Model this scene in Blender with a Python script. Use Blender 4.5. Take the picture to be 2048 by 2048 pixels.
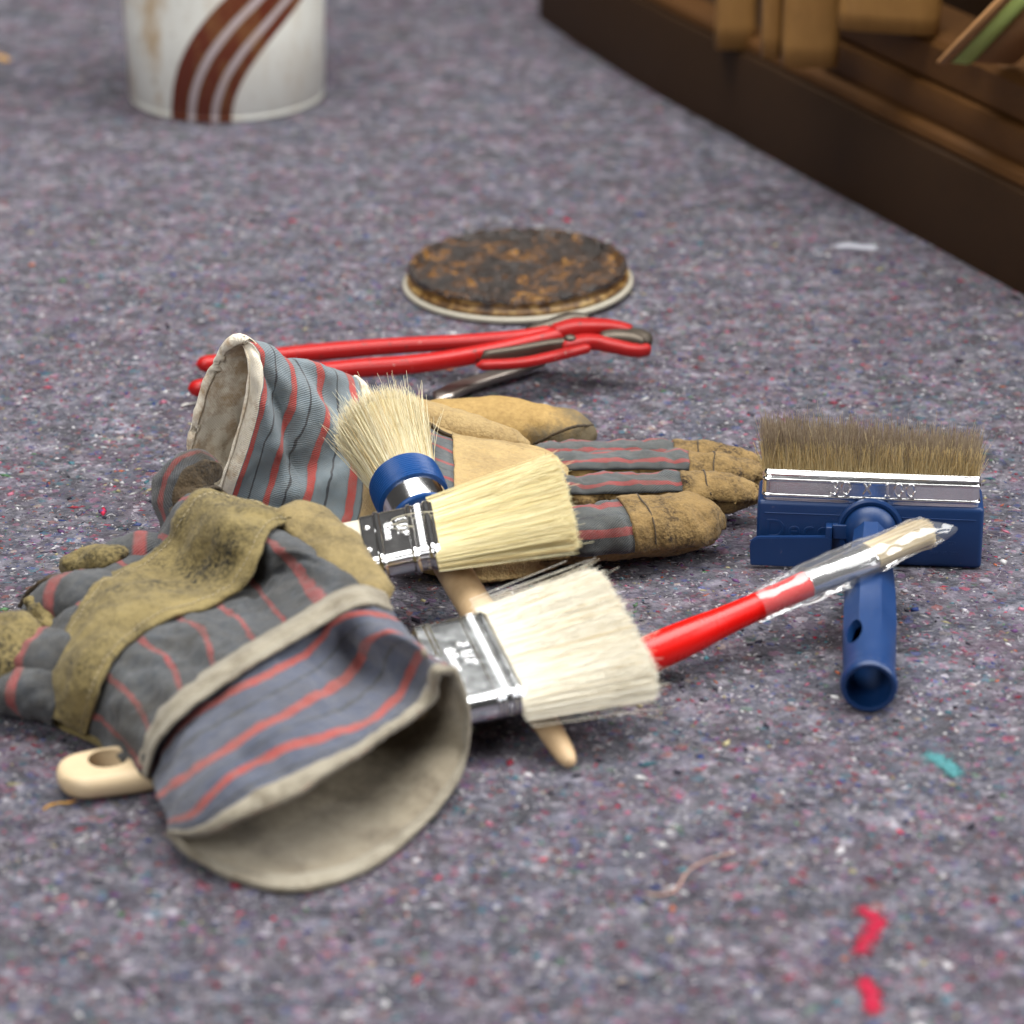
import bpy, bmesh, math, random
import numpy as np
from mathutils import Vector, Matrix, noise as mnoise

# ------------------------------------------------------------------ clear
for o in list(bpy.data.objects):
    bpy.data.objects.remove(o)
scene = bpy.context.scene
COL = scene.collection
rng = np.random.default_rng(7)
random.seed(7)

# ------------------------------------------------------------------ camera
FPX, PITCH, DIST = 6500.0, math.radians(23.6), 1.548
cam_d = bpy.data.cameras.new("camera")
cam = bpy.data.objects.new("camera", cam_d)
COL.objects.link(cam)
CAM = np.array([0.0, -DIST * math.cos(PITCH), DIST * math.sin(PITCH)])
cam.location = CAM
cam.rotation_euler = (math.pi / 2 - PITCH, 0, 0)
cam_d.sensor_width = 36.0
cam_d.lens = 36.0 * FPX / 2048
cam_d.clip_start = 0.05
cam_d.clip_end = 60
cam_d.dof.use_dof = True
cam_d.dof.focus_distance = 1.508
cam_d.dof.aperture_fstop = 7.0
cam_d.dof.aperture_blades = 7
scene.camera = cam

# ------------------------------------------------------------------ world: a dim room
world = bpy.data.worlds.new("World")
scene.world = world
world.use_nodes = True
bg = world.node_tree.nodes["Background"]
bg.inputs[0].default_value = (1.0, 0.95, 0.93, 1)
bg.inputs[1].default_value = 0.035

# ------------------------------------------------------------------ lamps: skylight above, window to the right
def area(name, loc, target, sx, sy, power, color):
    d = bpy.data.lights.new(name, 'AREA')
    d.shape = 'RECTANGLE'
    d.size, d.size_y = sx, sy
    d.energy = power
    d.color = color
    o = bpy.data.objects.new(name, d)
    COL.objects.link(o)
    o.location = loc
    o.rotation_euler = (Vector(target) - Vector(loc)).to_track_quat('-Z', 'Y').to_euler()
    return o
area("skylight", (0.25, 0.36, 2.2), (0.25, 0.3599, 0), 2.6, 1.6, 70, (1.0, 0.99, 0.965)).rotation_euler = (0, 0, 0)
area("window_light", (2.3, -0.1, 1.5), (0, 0.1, 0.05), 1.5, 1.3, 36, (0.97, 0.98, 1.0))
area("doorway_light", (-1.05, -2.0, 1.7), (0, 0.1, 0.05), 1.3, 1.3, 22, (0.98, 0.99, 1.0))

scene.view_settings.view_transform = 'Standard'
scene.view_settings.look = 'None'
scene.view_settings.exposure = 0.72
scene.view_settings.gamma = 1.0
scene.cycles.max_bounces = 16
scene.cycles.diffuse_bounces = 10
scene.cycles.glossy_bounces = 6
scene.cycles.transmission_bounces = 12
scene.cycles.transparent_max_bounces = 16

# ------------------------------------------------------------------ geometry helpers
SP, CP = math.sin(PITCH), math.cos(PITCH)
RIGHT = np.array([1.0, 0, 0]); FWD = np.array([0, CP, -SP]); UP = np.array([0, SP, CP])
MM = 0.001

def W(px, py, h=0.0):
    """the point h millimetres above the cloth seen at (px, py) of the 2048 px survey photo"""
    d = RIGHT * (px - 1024) / FPX + UP * (1024 - py) / FPX + FWD
    t = (h * MM - CAM[2]) / d[2]
    return CAM + d * t

def WL(pts):
    return np.array([W(*p) for p in pts])

def project(p):
    q = np.asarray(p) - CAM
    z = q @ FWD
    return 1024 + FPX * (q @ RIGHT) / z, 1024 - FPX * (q @ UP) / z

def unit(v):
    v = np.asarray(v, float)
    return v / (np.linalg.norm(v) + 1e-12)

def catmull(P, n, closed=False):
    """n points along a Catmull-Rom curve through P, evenly by arc length"""
    P = np.asarray(P, float)
    if closed:
        Q = np.vstack([P[-1], P, P[0], P[1]])
        segs = len(P)
    else:
        Q = np.vstack([2 * P[0] - P[1], P, 2 * P[-1] - P[-2]])
        segs = len(P) - 1
    out = []
    K = 24
    for i in range(segs):
        p0, p1, p2, p3 = Q[i], Q[i + 1], Q[i + 2], Q[i + 3]
        t = np.linspace(0, 1, K, endpoint=False)[:, None]
        out.append(0.5 * ((2 * p1) + (-p0 + p2) * t + (2 * p0 - 5 * p1 + 4 * p2 - p3) * t ** 2 + (-p0 + 3 * p1 - 3 * p2 + p3) * t ** 3))
    out = np.vstack(out + ([P[:1]] if closed else [P[-1:]]))
    s = np.concatenate([[0], np.cumsum(np.linalg.norm(np.diff(out, axis=0), axis=1))])
    ss = np.linspace(0, s[-1], n)
    return np.stack([np.interp(ss, s, out[:, k]) for k in range(out.shape[1])], 1)

def catmull_u(P, n):
    """like catmull but evenly in the control parameter"""
    P = np.asarray(P, float)
    Q = np.concatenate([[2 * P[0] - P[1]], P, [2 * P[-1] - P[-2]]])
    segs = len(P) - 1
    ts = np.linspace(0, segs, n)
    out = []
    for t in ts:
        i = min(int(t), segs - 1)
        f = t - i
        p0, p1, p2, p3 = Q[i], Q[i + 1], Q[i + 2], Q[i + 3]
        out.append(0.5 * ((2 * p1) + (-p0 + p2) * f + (2 * p0 - 5 * p1 + 4 * p2 - p3) * f * f + (-p0 + 3 * p1 - 3 * p2 + p3) * f ** 3))
    return np.array(out)

def root_loc(o):
    v = np.zeros(3)
    while o is not None:
        v += np.array(o.location)
        o = o.parent
    return v

def tagset(o, label=None, cat=None, group=None, kind=None):
    if label: o["label"] = label
    if cat: o["category"] = cat
    if group: o["group"] = group
    if kind: o["kind"] = kind
    return o

def thing(name, loc, label, cat, group=None):
    o = bpy.data.objects.new(name, None)
    o.empty_display_size = 0.02
    o.location = loc
    COL.objects.link(o)
    return tagset(o, label, cat, group)

def mesh_obj(name, V, faces, mats, parent=None, smooth=True, loop_uv=None, loop_uv2=None, vcol=None, kind=None, face_mat=None):
    V = np.asarray(V, float)
    if parent is not None:
        V = V - root_loc(parent)
    me = bpy.data.meshes.new(name)
    if isinstance(faces, np.ndarray):
        nf, k = faces.shape
        me.vertices.add(len(V)); me.loops.add(nf * k); me.polygons.add(nf)
        me.vertices.foreach_set("co", V.astype(np.float32).ravel())
        me.loops.foreach_set("vertex_index", faces.astype(np.int32).ravel())
        me.polygons.foreach_set("loop_start", np.arange(0, nf * k, k, dtype=np.int32))
        me.polygons.foreach_set("loop_total", np.full(nf, k, np.int32))
        me.update(calc_edges=True)
    else:
        me.from_pydata([tuple(v) for v in V], [], faces)
        me.update()
    me.validate()
    if loop_uv is not None:
        me.uv_layers.new(name="UV").data.foreach_set("uv", np.asarray(loop_uv, np.float32).ravel())
    if loop_uv2 is not None:
        me.uv_layers.new(name="UVm").data.foreach_set("uv", np.asarray(loop_uv2, np.float32).ravel())
    if vcol is not None:
        a = me.color_attributes.new("Col", 'FLOAT_COLOR', 'POINT')
        c = np.ones((len(V), 4), np.float32); c[:, :3] = vcol
        a.data.foreach_set("color", c.ravel())
    if smooth:
        me.polygons.foreach_set("use_smooth", np.ones(len(me.polygons), bool))
    for m in (mats if isinstance(mats, (list, tuple)) else [mats]):
        me.materials.append(m)
    if face_mat is not None:
        me.polygons.foreach_set("material_index", np.asarray(face_mat, np.int32))
    o = bpy.data.objects.new(name, me)
    COL.objects.link(o)
    if parent is not None:
        o.parent = parent
    if kind: o["kind"] = kind
    return o

def grid_normals(P, wrap):
    if wrap:
        du = np.roll(P, -1, 1) - np.roll(P, 1, 1)
    else:
        du = np.gradient(P, axis=1)
    dv = np.gradient(P, axis=0)
    n = np.cross(du, dv)
    return n / (np.linalg.norm(n, axis=2, keepdims=True) + 1e-12)

def fbm(p, s, oct=3):
    v = Vector((p[0] * s, p[1] * s, p[2] * s))
    return mnoise.fractal(v, 0.9, 2.1, oct)

def grid_mesh(name, P, mats, parent=None, wrap=False, U=None, Vc=None, solid=0.0, offset=-1, flip=False, inner=0, kind=None,
              close0=False, close1=False, face_mat=None):
    R, C = P.shape[:2]
    CC = C + 1 if wrap else C
    if U is None: U = np.linspace(0, 1, CC)
    U = np.broadcast_to(np.asarray(U, float), (R, CC)) if np.ndim(U) == 1 else np.asarray(U, float)
    if Vc is None: Vc = np.linspace(0, 1, R)
    Pm = np.concatenate([P, P[:, :1]], 1) if wrap else P
    um = np.concatenate([[0], np.cumsum(np.linalg.norm(np.diff(Pm, axis=1), axis=2).mean(0))])
    vm = np.concatenate([[0], np.cumsum(np.linalg.norm(np.diff(Pm, axis=0), axis=2).mean(1))])
    i, j = np.meshgrid(np.arange(R - 1), np.arange(CC - 1), indexing='ij')
    i = i.ravel(); j = j.ravel(); j2 = j + 1; jw = j2 % C if wrap else j2
    F = np.stack([i * C + j, i * C + jw, (i + 1) * C + jw, (i + 1) * C + j], 1)
    uv = np.stack([np.stack([U[i, j], Vc[i]], 1), np.stack([U[i, j2], Vc[i]], 1), np.stack([U[i + 1, j2], Vc[i + 1]], 1), np.stack([U[i + 1, j], Vc[i + 1]], 1)], 1)
    uv2 = np.stack([np.stack([um[j], vm[i]], 1), np.stack([um[j2], vm[i]], 1), np.stack([um[j2], vm[i + 1]], 1), np.stack([um[j], vm[i + 1]], 1)], 1)
    if flip:
        F = F[:, ::-1]; uv = uv[:, ::-1]; uv2 = uv2[:, ::-1]
    fm = None
    if face_mat is not None:
        fm = face_mat(i, j)
    o = mesh_obj(name, P.reshape(-1, 3), np.ascontiguousarray(F), mats, parent, True, np.ascontiguousarray(uv), np.ascontiguousarray(uv2), kind=kind, face_mat=fm)
    if close0 or close1:
        bm = bmesh.new(); bm.from_mesh(o.data); bm.verts.ensure_lookup_table()
        if close0:
            bm.faces.new([bm.verts[k] for k in (range(C) if flip else range(C - 1, -1, -1))])
        if close1:
            b = (R - 1) * C
            bm.faces.new([bm.verts[b + k] for k in (range(C - 1, -1, -1) if flip else range(C))])
        bm.to_mesh(o.data); bm.free()
    if solid:
        m = o.modifiers.new("thickness", 'SOLIDIFY')
        m.thickness = solid; m.offset = offset
        if inner:
            m.material_offset = inner; m.material_offset_rim = inner
    return o

def frames_along(P, upv):
    T = np.gradient(P, axis=0); T /= np.linalg.norm(T, axis=1, keepdims=True)
    up = np.asarray(upv, float)
    S = np.cross(np.broadcast_to(up, T.shape), T)       # sideways
    S /= np.linalg.norm(S, axis=1, keepdims=True) + 1e-12
    N = np.cross(T, S)
    return T, S, N

def tube_grid(path, rads, n=40, ring=28, up=(0, 0, 1), a0=0.0, a1=2 * math.pi, off=0.0, power=2.0, roundend=0.0, roundstart=0.0, even=True):
    """rings round a path (world control points). rads: control list of (half width, half height) in mm"""
    P = catmull(path, n) if even else catmull_u(path, n)
    R = catmull_u(np.array(rads, float) * MM, n)
    t = np.linspace(0, 1, n)
    if roundend > 0:
        # spend more rings on the rounded end
        t = np.where(t < 0.6, t / 0.6 * (1 - roundend), 1 - roundend + roundend * np.sin((t - 0.6) / 0.4 * math.pi / 2))
        P = np.stack([np.interp(t, np.linspace(0, 1, n), P[:, k]) for k in range(3)], 1)
        R = np.stack([np.interp(t, np.linspace(0, 1, n), R[:, k]) for k in range(2)], 1)
    T, S, N = frames_along(P, up)
    f = np.ones(n)
    if roundend > 0:
        x = np.clip((t - (1 - roundend)) / roundend, 0, 1)
        f *= np.sqrt(np.clip(1 - x ** 2, 0.0004, 1))
    if roundstart > 0:
        x = np.clip((roundstart - t) / roundstart, 0, 1)
        f *= np.sqrt(np.clip(1 - x ** 2, 0.0004, 1))
    full = abs(a1 - a0 - 2 * math.pi) < 1e-6
    ang = np.linspace(a0, a1, ring, endpoint=not full)
    ca, sa = np.cos(ang), np.sin(ang)
    cx = np.sign(ca) * np.abs(ca) ** (2 / power); cy = np.sign(sa) * np.abs(sa) ** (2 / power)
    rw = (R[:, 0] * f + off * MM)[:, None]; rh = (R[:, 1] * f + off * MM)[:, None]
    G = P[:, None, :] + S[:, None, :] * (rw * cx)[:, :, None] + N[:, None, :] * (rh * cy)[:, :, None]
    return G, full

def displace(G, wrap, amp, freq, seed=0.0, oct=3, mask=None):
    n = grid_normals(G, wrap)
    R, C = G.shape[:2]
    d = np.zeros((R, C))
    for i in range(R):
        for j in range(C):
            p = G[i, j]
            d[i, j] = fbm((p[0] + seed, p[1] + seed * 0.7, p[2]), freq, oct)
    if mask is not None: d = d * mask
    return G + n * (d * amp * MM)[:, :, None]

def tube(name, path, rads, mats, parent, n=40, ring=28, amp=0.0, freq=60, solid=0, inner=0, **kw):
    G, full = tube_grid(path, rads, n, ring, **kw)
    if amp: G = displace(G, full, amp, freq)
    cl1 = full and not kw.get('roundend'); cl0 = full and not kw.get('roundstart')
    return grid_mesh(name, G, mats, parent, wrap=full, solid=solid, inner=inner, close0=cl0 and not solid, close1=cl1 and not solid)

def loft(loops, nt, nb, nv, even=True):
    """loops: list of (upper arc, lower arc) of world points; upper runs left to right, lower back again"""
    rows = []
    for top, bot in loops:
        a = catmull(WL(top), nt + 1)[:-1]
        b = catmull(np.vstack([W(*top[-1]), WL(bot), W(*top[0])]), nb + 1)[:-1]
        rows.append(np.vstack([a, b]))
    rows = np.array(rows)
    return catmull_u(rows, nv)

def box_bm(bm, c, s, M=None, bev=0.0):
    r = bmesh.ops.create_cube(bm, size=1.0)
    vs = r['verts']
    for v in vs:
        v.co = Vector((v.co.x * s[0], v.co.y * s[1], v.co.z * s[2])) + Vector(c)
    if bev:
        es = list({e for v in vs for e in v.link_edges})
        r2 = bmesh.ops.bevel(bm, geom=es, offset=bev, segments=3, profile=0.5, affect='EDGES')
    return bm

def bm_obj(name, bm, mats, parent=None, M=None, smooth=True, kind=None):
    """bmesh in local coordinates of M (world) -> object"""
    if M is not None:
        bm.transform(M)
    if parent is not None:
        bm.transform(Matrix.Translation(Vector(-root_loc(parent))))
    bmesh.ops.recalc_face_normals(bm, faces=bm.faces)
    me = bpy.data.meshes.new(name)
    bm.to_mesh(me); bm.free()
    if smooth:
        me.polygons.foreach_set("use_smooth", np.ones(len(me.polygons), bool))
    for m in (mats if isinstance(mats, (list, tuple)) else [mats]):
        me.materials.append(m)
    o = bpy.data.objects.new(name, me)
    COL.objects.link(o)
    if parent is not None: o.parent = parent
    if kind: o["kind"] = kind
    return o

def autosmooth(o, deg=35):
    me = o.data
    bm = bmesh.new(); bm.from_mesh(me)
    for e in bm.edges:
        if len(e.link_faces) == 2 and e.calc_face_angle(0) > math.radians(deg):
            e.smooth = False
    bm.to_mesh(me); bm.free()
    return o

def boolean_cut(o, cutter_bm_list):
    """cut the given world-space bmeshes out of o for good"""
    for cb in cutter_bm_list:
        if o.parent is not None:
            cb.transform(Matrix.Translation(Vector(-root_loc(o.parent))))
        me = bpy.data.meshes.new("cutter"); cb.to_mesh(me); cb.free()
        c = bpy.data.objects.new("cutter", me); COL.objects.link(c)
        if o.parent is not None: c.parent = o.parent
        m = o.modifiers.new("cut", 'BOOLEAN'); m.operation = 'DIFFERENCE'; m.object = c; m.solver = 'EXACT'
        bpy.context.view_layer.update()
        dg = bpy.context.evaluated_depsgraph_get()
        new = bpy.data.meshes.new_from_object(o.evaluated_get(dg))
        o.modifiers.remove(m)
        old = o.data; o.data = new; new.name = old.name
        bpy.data.objects.remove(c)
    return o

def strands(name, pts, rad, col, mat, parent=None, kind="stuff", tip=0.55):
    """pts [N,S,3] polylines -> three-sided threads with one colour each"""
    N, S = pts.shape[:2]
    T = np.gradient(pts, axis=1); T /= np.linalg.norm(T, axis=2, keepdims=True) + 1e-12
    ref = unit((0.03, 0.25, 1.0))
    A = np.cross(T, ref); A /= np.linalg.norm(A, axis=2, keepdims=True) + 1e-12
    B = np.cross(T, A)
    taper = np.linspace(1, tip, S)[None, :, None]
    rad = (np.broadcast_to(np.asarray(rad), (N,)))[:, None, None] * taper
    rings = []
    for k in range(3):
        a = -math.pi / 2 + 2 * math.pi * k / 3
        rings.append(pts + (A * math.cos(a) + B * math.sin(a)) * rad)
    V = np.stack(rings, 2)                                  # N,S,3,3
    base = (np.arange(N) * S * 3)[:, None, None]
    s = np.arange(S - 1)[None, :, None] * 3
    k = np.arange(3)[None, None, :]; k2 = (k + 1) % 3
    F = np.stack([base + s + k, base + s + k2, base + s + 3 + k2, base + s + 3 + k], -1).reshape(-1, 4)
    vc = np.repeat(np.asarray(col), S * 3, axis=0) if np.asarray(col).ndim == 2 else np.repeat(np.asarray(col).reshape(-1, 3), 3, axis=0)
    return mesh_obj(name, V.reshape(-1, 3), F, mat, parent, True, vcol=vc, kind=kind)

# ------------------------------------------------------------------ material helpers
class Mt:
    def __init__(s, name):
        s.m = bpy.data.materials.new(name); s.m.use_nodes = True
        s.t = s.m.node_tree; s.t.nodes.clear()
        s.out = s.t.nodes.new('ShaderNodeOutputMaterial')
    def n(s, typ, props=None, **ins):
        nd = s.t.nodes.new('ShaderNode' + typ)
        for k, v in (props or {}).items(): setattr(nd, k, v)
        for k, v in ins.items():
            key = k.replace('_', ' ') if k.replace('_', ' ') in nd.inputs else k
            s.set(nd.inputs[int(key[1:]) if key[0] == 'i' and key[1:].isdigit() else key], v)
        return nd
    def set(s, inp, v):
        if isinstance(v, bpy.types.NodeSocket): s.t.links.new(v, inp)
        elif isinstance(v, (tuple, list)) and len(v) == 3 and inp.type == 'RGBA': inp.default_value = (*v, 1)
        else: inp.default_value = v
    def math(s, op, a, b=0.0, c=0.0):
        return s.n('Math', {'operation': op}, i0=a, i1=b, i2=c).outputs[0]
    def mix(s, f, a, b, blend='MIX'):
        nd = s.n('Mix', {'data_type': 'RGBA', 'blend_type': blend}, i0=f, i6=a, i7=b)
        return nd.outputs[2]
    def ramp(s, f, stops, interp='LINEAR'):
        nd = s.n('ValToRGB', None, i0=f)
        cr = nd.color_ramp; cr.interpolation = interp
        while len(cr.elements) < len(stops): cr.elements.new(0.5)
        for e, (p, c) in zip(cr.elements, stops):
            e.position = p; e.color = (*c, 1) if len(c) == 3 else c
        return nd.outputs[0]
    def noise(s, vec, scale, detail=3, rough=0.6, dist=0.0):
        nd = s.n('TexNoise', None, Vector=vec, Scale=scale, Detail=detail, Roughness=rough, Distortion=dist)
        return nd.outputs[0]
    def vor(s, vec, scale, rand=1.0, feature='F1'):
        return s.n('TexVoronoi', {'feature': feature}, Vector=vec, Scale=scale, Randomness=rand)
    def obj(s): return s.n('TexCoord').outputs['Object']
    def bump(s, h, strength=0.5, dist=0.001, normal=None):
        nd = s.n('Bump', None, Strength=strength, Distance=dist, Height=h)
        if normal is not None: s.set(nd.inputs['Normal'], normal)
        return nd.outputs[0]
    def sep(s, v): return s.n('SeparateXYZ', None, i0=v).outputs
    def done(s, shader):
        s.t.links.new(shader, s.out.inputs[0]); return s.m
    def pbr(s, color, rough=0.6, **kw):
        nd = s.n('BsdfPrincipled')
        s.set(nd.inputs['Base Color'], color); s.set(nd.inputs['Roughness'], rough)
        for k, v in kw.items(): s.set(nd.inputs[k.replace('_', ' ')], v)
        return s.done(nd.outputs[0])

def S(r, g, b):
    """sRGB bytes -> linear"""
    f = lambda c: c / 12.92 if c <= 0.04045 else ((c + 0.055) / 1.055) ** 2.4
    return tuple(f(x / 255) for x in (r, g, b))

# felt painter's fleece: pressed rag fibres of every colour, greyish lilac overall
def mat_felt():
    m = Mt("rag_felt")
    co = m.obj()
    w1 = m.n('TexNoise', {'noise_dimensions': '3D'}, Vector=co, Scale=260.0, Detail=3.0, Roughness=0.6)
    warp = m.n('VectorMath', {'operation': 'MULTIPLY_ADD'}, i0=w1.outputs[1], i1=(0.0045, 0.0045, 0.0), i2=co).outputs[0]
    greys = [(0.0, S(44, 44, 54)), (0.16, S(84, 84, 94)), (0.34, S(112, 110, 118)), (0.52, S(138, 136, 142)), (0.7, S(104, 108, 120)), (0.85, S(172, 174, 178)), (1.0, S(212, 210, 212))]
    v1 = m.vor(warp, 430.0); c1 = m.sep(v1.outputs['Color'])
    base = m.ramp(c1[0], greys)
    v2 = m.vor(warp, 165.0); c2 = m.sep(v2.outputs['Color'])
    base2 = m.ramp(c2[0], greys)
    col = m.mix(0.5, base, base2)
    fine = m.noise(co, 1500, 2)
    col = m.mix(m.math('MULTIPLY', fine, 0.5), col, S(60, 60, 70))
    # coloured flecks
    hues = [(0.0, S(160, 74, 92)), (0.08, S(120, 52, 66)), (0.16, S(186, 120, 146)), (0.33, S(84, 100, 160)), (0.43, S(70, 136, 148)), (0.52, S(56, 70, 128)), (0.6, S(224, 222, 222)), (0.74, S(176, 100, 78)), (0.82, S(130, 80, 132)), (0.89, S(206, 190, 166)), (0.94, S(110, 150, 116)), (0.98, S(210, 74, 102))]
    def flecks(scale, thr, col, off, amount=1.0):
        v = m.vor(m.n('VectorMath', {'operation': 'ADD'}, i0=warp, i1=(off, off * 1.7, 0)).outputs[0], scale)
        c = m.sep(v.outputs['Color'])
        mask = m.math('MULTIPLY', m.math('GREATER_THAN', c[1], thr), m.math('LESS_THAN', v.outputs['Distance'], 0.42))
        return m.mix(m.math('MULTIPLY', mask, amount), col, m.ramp(c[0], hues, 'CONSTANT'))
    col = flecks(150.0, 0.81, col, 0.3, 0.6)
    col = flecks(225.0, 0.76, col, 1.1, 0.8)
    col = flecks(430.0, 0.82, col, 2.3, 0.85)
    # drifts of reddish and bluish rag over centimetres
    big = m.noise(co, 26, 4, 0.65)
    col = m.mix(m.ramp(big, [(0.46, (0, 0, 0)), (0.7, (0.42, 0.42, 0.42))]), col, S(134, 88, 108))
    big2 = m.noise(m.n('VectorMath', {'operation': 'ADD'}, i0=co, i1=(3.1, 1.7, 0)).outputs[0], 34, 4, 0.65)
    col = m.mix(m.ramp(big2, [(0.45, (0, 0, 0)), (0.7, (0.42, 0.42, 0.42))]), col, S(80, 92, 116))
    big3 = m.noise(m.n('VectorMath', {'operation': 'ADD'}, i0=co, i1=(7.7, 4.1, 0)).outputs[0], 60, 4, 0.65)
    col = m.mix(m.ramp(big3, [(0.52, (0, 0, 0)), (0.72, (0.5, 0.5, 0.5))]), col, S(198, 194, 200))
    bl = m.math('MULTIPLY', m.math('SUBTRACT', m.noise(co, 42, 4, 0.6), 0.5), 2.3)
    bl = m.math('ADD', bl, m.math('MULTIPLY', m.math('SUBTRACT', m.noise(co, 125, 3, 0.6), 0.5), 2.6))
    sh = m.math('ADD', 1.0, m.math('MAXIMUM', m.math('MINIMUM', bl, 0.6), -0.5))
    col = m.mix(1.0, col, m.n('CombineXYZ', None, i0=sh, i1=sh, i2=sh).outputs[0], 'MULTIPLY')
    col = m.mix(1.0, col, (0.46, 0.435, 0.49), 'MULTIPLY')
    h = m.math('ADD', m.math('MULTIPLY', m.noise(co, 420, 4, 0.7), 1.0), m.math('MULTIPLY', v1.outputs['Distance'], -0.5))
    h = m.math('ADD', h, m.math('MULTIPLY', m.noise(co, 60, 3), 1.5))
    return m.pbr(col, 0.95, Normal=m.bump(h, 1.0, 0.0022), Specular_IOR_Level=0.15, Sheen_Weight=0.15, Sheen_Roughness=0.6)

def mat_vcol(name, rough=0.5, trans=0.25, spec=0.4):
    m = Mt(name)
    a = m.n('Attribute', {'attribute_name': 'Col'}).outputs[0]
    p = m.n('BsdfPrincipled', None, Base_Color=a, Roughness=rough, Specular_IOR_Level=spec)
    if trans:
        t = m.n('BsdfTranslucent', None, Color=a)
        return m.done(m.n('MixShader', None, i0=trans, i1=p.outputs[0], i2=t.outputs[0]).outputs[0])
    return m.done(p.outputs[0])

def mat_canvas(name, axis, periods, offset, red=0.13, navy=0.5, base=S(98, 108, 116), dark=S(52, 56, 64), redc=S(196, 62, 52), band=None, bandc=(S(150, 140, 122), S(206, 198, 184)), dirt=0.5, redtone=0.0):
    """woven stripes along one direction of the cloth; band: v ranges of beige tape"""
    m = Mt(name)
    uvn = m.n('UVMap', {'uv_map': 'UV'}).outputs[0]
    uvm = m.n('UVMap', {'uv_map': 'UVm'}).outputs[0]
    u, v, _ = m.sep(uvn)
    um, vm, _ = m.sep(uvm)
    co = m.obj()
    nz = m.noise(co, 160, 3)
    t = u if axis == 'u' else v
    t = m.math('ADD', t, m.math('MULTIPLY', m.math('SUBTRACT', nz, 0.5), 0.02))
    f = m.math('FRACT', m.math('ADD', m.math('MULTIPLY', t, periods), offset))
    e = 0.02
    st = [(0.0, base), (0.5 - red / 2 - 0.06, base), (0.5 - red / 2 - e, tuple(c * 0.75 for c in base)), (0.5 - red / 2, redc), (0.5 + red / 2, redc), (0.5 + red / 2 + e, tuple(c * 0.75 for c in base)),
          (0.5 + red / 2 + 0.06, base), (0.93, base), (0.945, dark), (0.985, dark), (1.0, base)]
    col = m.ramp(f, st)
    # twill: fine diagonal ridges
    tw = m.math('SINE', m.math('MULTIPLY', m.math('ADD', um, m.math('MULTIPLY', vm, 0.8)), 2 * math.pi / 0.0011))
    tw2 = m.noise(co, 1800, 2)
    col = m.mix(m.math('MULTIPLY', m.math('ADD', m.math('MULTIPLY', tw, 0.5), 0.5), 0.3), col, S(168, 172, 176), 'MIX')
    # worn pale fuzz and grime
    worn = m.ramp(m.noise(co, 220, 5, 0.7), [(0.4, (0, 0, 0)), (0.75, (0.35, 0.35, 0.35))])
    col = m.mix(worn, col, S(150, 146, 138))
    gr = m.ramp(m.noise(co, 38, 5, 0.7), [(0.42, (0, 0, 0)), (0.72, (dirt, dirt, dirt))])
    col = m.mix(gr, col, S(70, 64, 54))
    col = m.mix(1.0, col, (0.66, 0.66, 0.66), 'MULTIPLY')
    if band:
        for lo, hi in band:
            k = m.math('MULTIPLY', m.math('GREATER_THAN', v, lo), m.math('LESS_THAN', v, hi))
            col = m.mix(k, col, m.mix(m.noise(co, 300, 4), *bandc))
            col = m.mix(m.math('MULTIPLY', k, m.ramp(m.noise(co, 70, 6, 0.72), [(0.5, (0, 0, 0)), (0.62, (0.6, 0.6, 0.6))])), col, S(160, 124, 78))
    h = m.math('ADD', m.math('MULTIPLY', tw, 0.35), m.math('ADD', tw2, m.math('MULTIPLY', m.noise(co, 240, 4), 1.6)))
    return m.pbr(col, 0.9, Normal=m.bump(h, 0.55, 0.0007), Specular_IOR_Level=0.15, Sheen_Weight=0.2)

def mat_leather(name, base=S(196, 160, 98), deep=S(150, 112, 58), dirt=S(70, 60, 44), amount=0.6, scale=30, fuzz=0.1, speck=0.45):
    m = Mt(name)
    co = m.obj()
    n1 = m.noise(co, 90, 5, 0.65); n2 = m.noise(co, 480, 4, 0.7)
    col = m.mix(n1, deep, base)
    col = m.mix(m.ramp(n2, [(0.35, (0, 0, 0)), (0.65, (0.5, 0.5, 0.5))]), col, tuple(c * 0.62 for c in base))
    g = m.ramp(m.noise(co, scale, 6, 0.72), [(0.40, (0, 0, 0)), (0.64, (amount, amount, amount))])
    g2 = m.ramp(m.noise(co, 520, 4, 0.7), [(0.42, (speck,) * 3), (0.58, (1, 1, 1))])
    col = m.mix(m.mix(1.0, g, g2, 'MULTIPLY'), col, dirt)
    col = m.mix(1.0, col, (0.68, 0.66, 0.65), 'MULTIPLY')
    pits = m.vor(co, 900).outputs['Distance']
    h = m.math('ADD', m.math('MULTIPLY', n2, 1.2), m.math('ADD', m.math('MULTIPLY', pits, 0.6), m.math('MULTIPLY', m.noise(co, 130, 4), 1.5)))
    return m.pbr(col, 0.82, Normal=m.bump(h, 0.6, 0.0008), Specular_IOR_Level=0.25, Sheen_Weight=fuzz)

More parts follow.
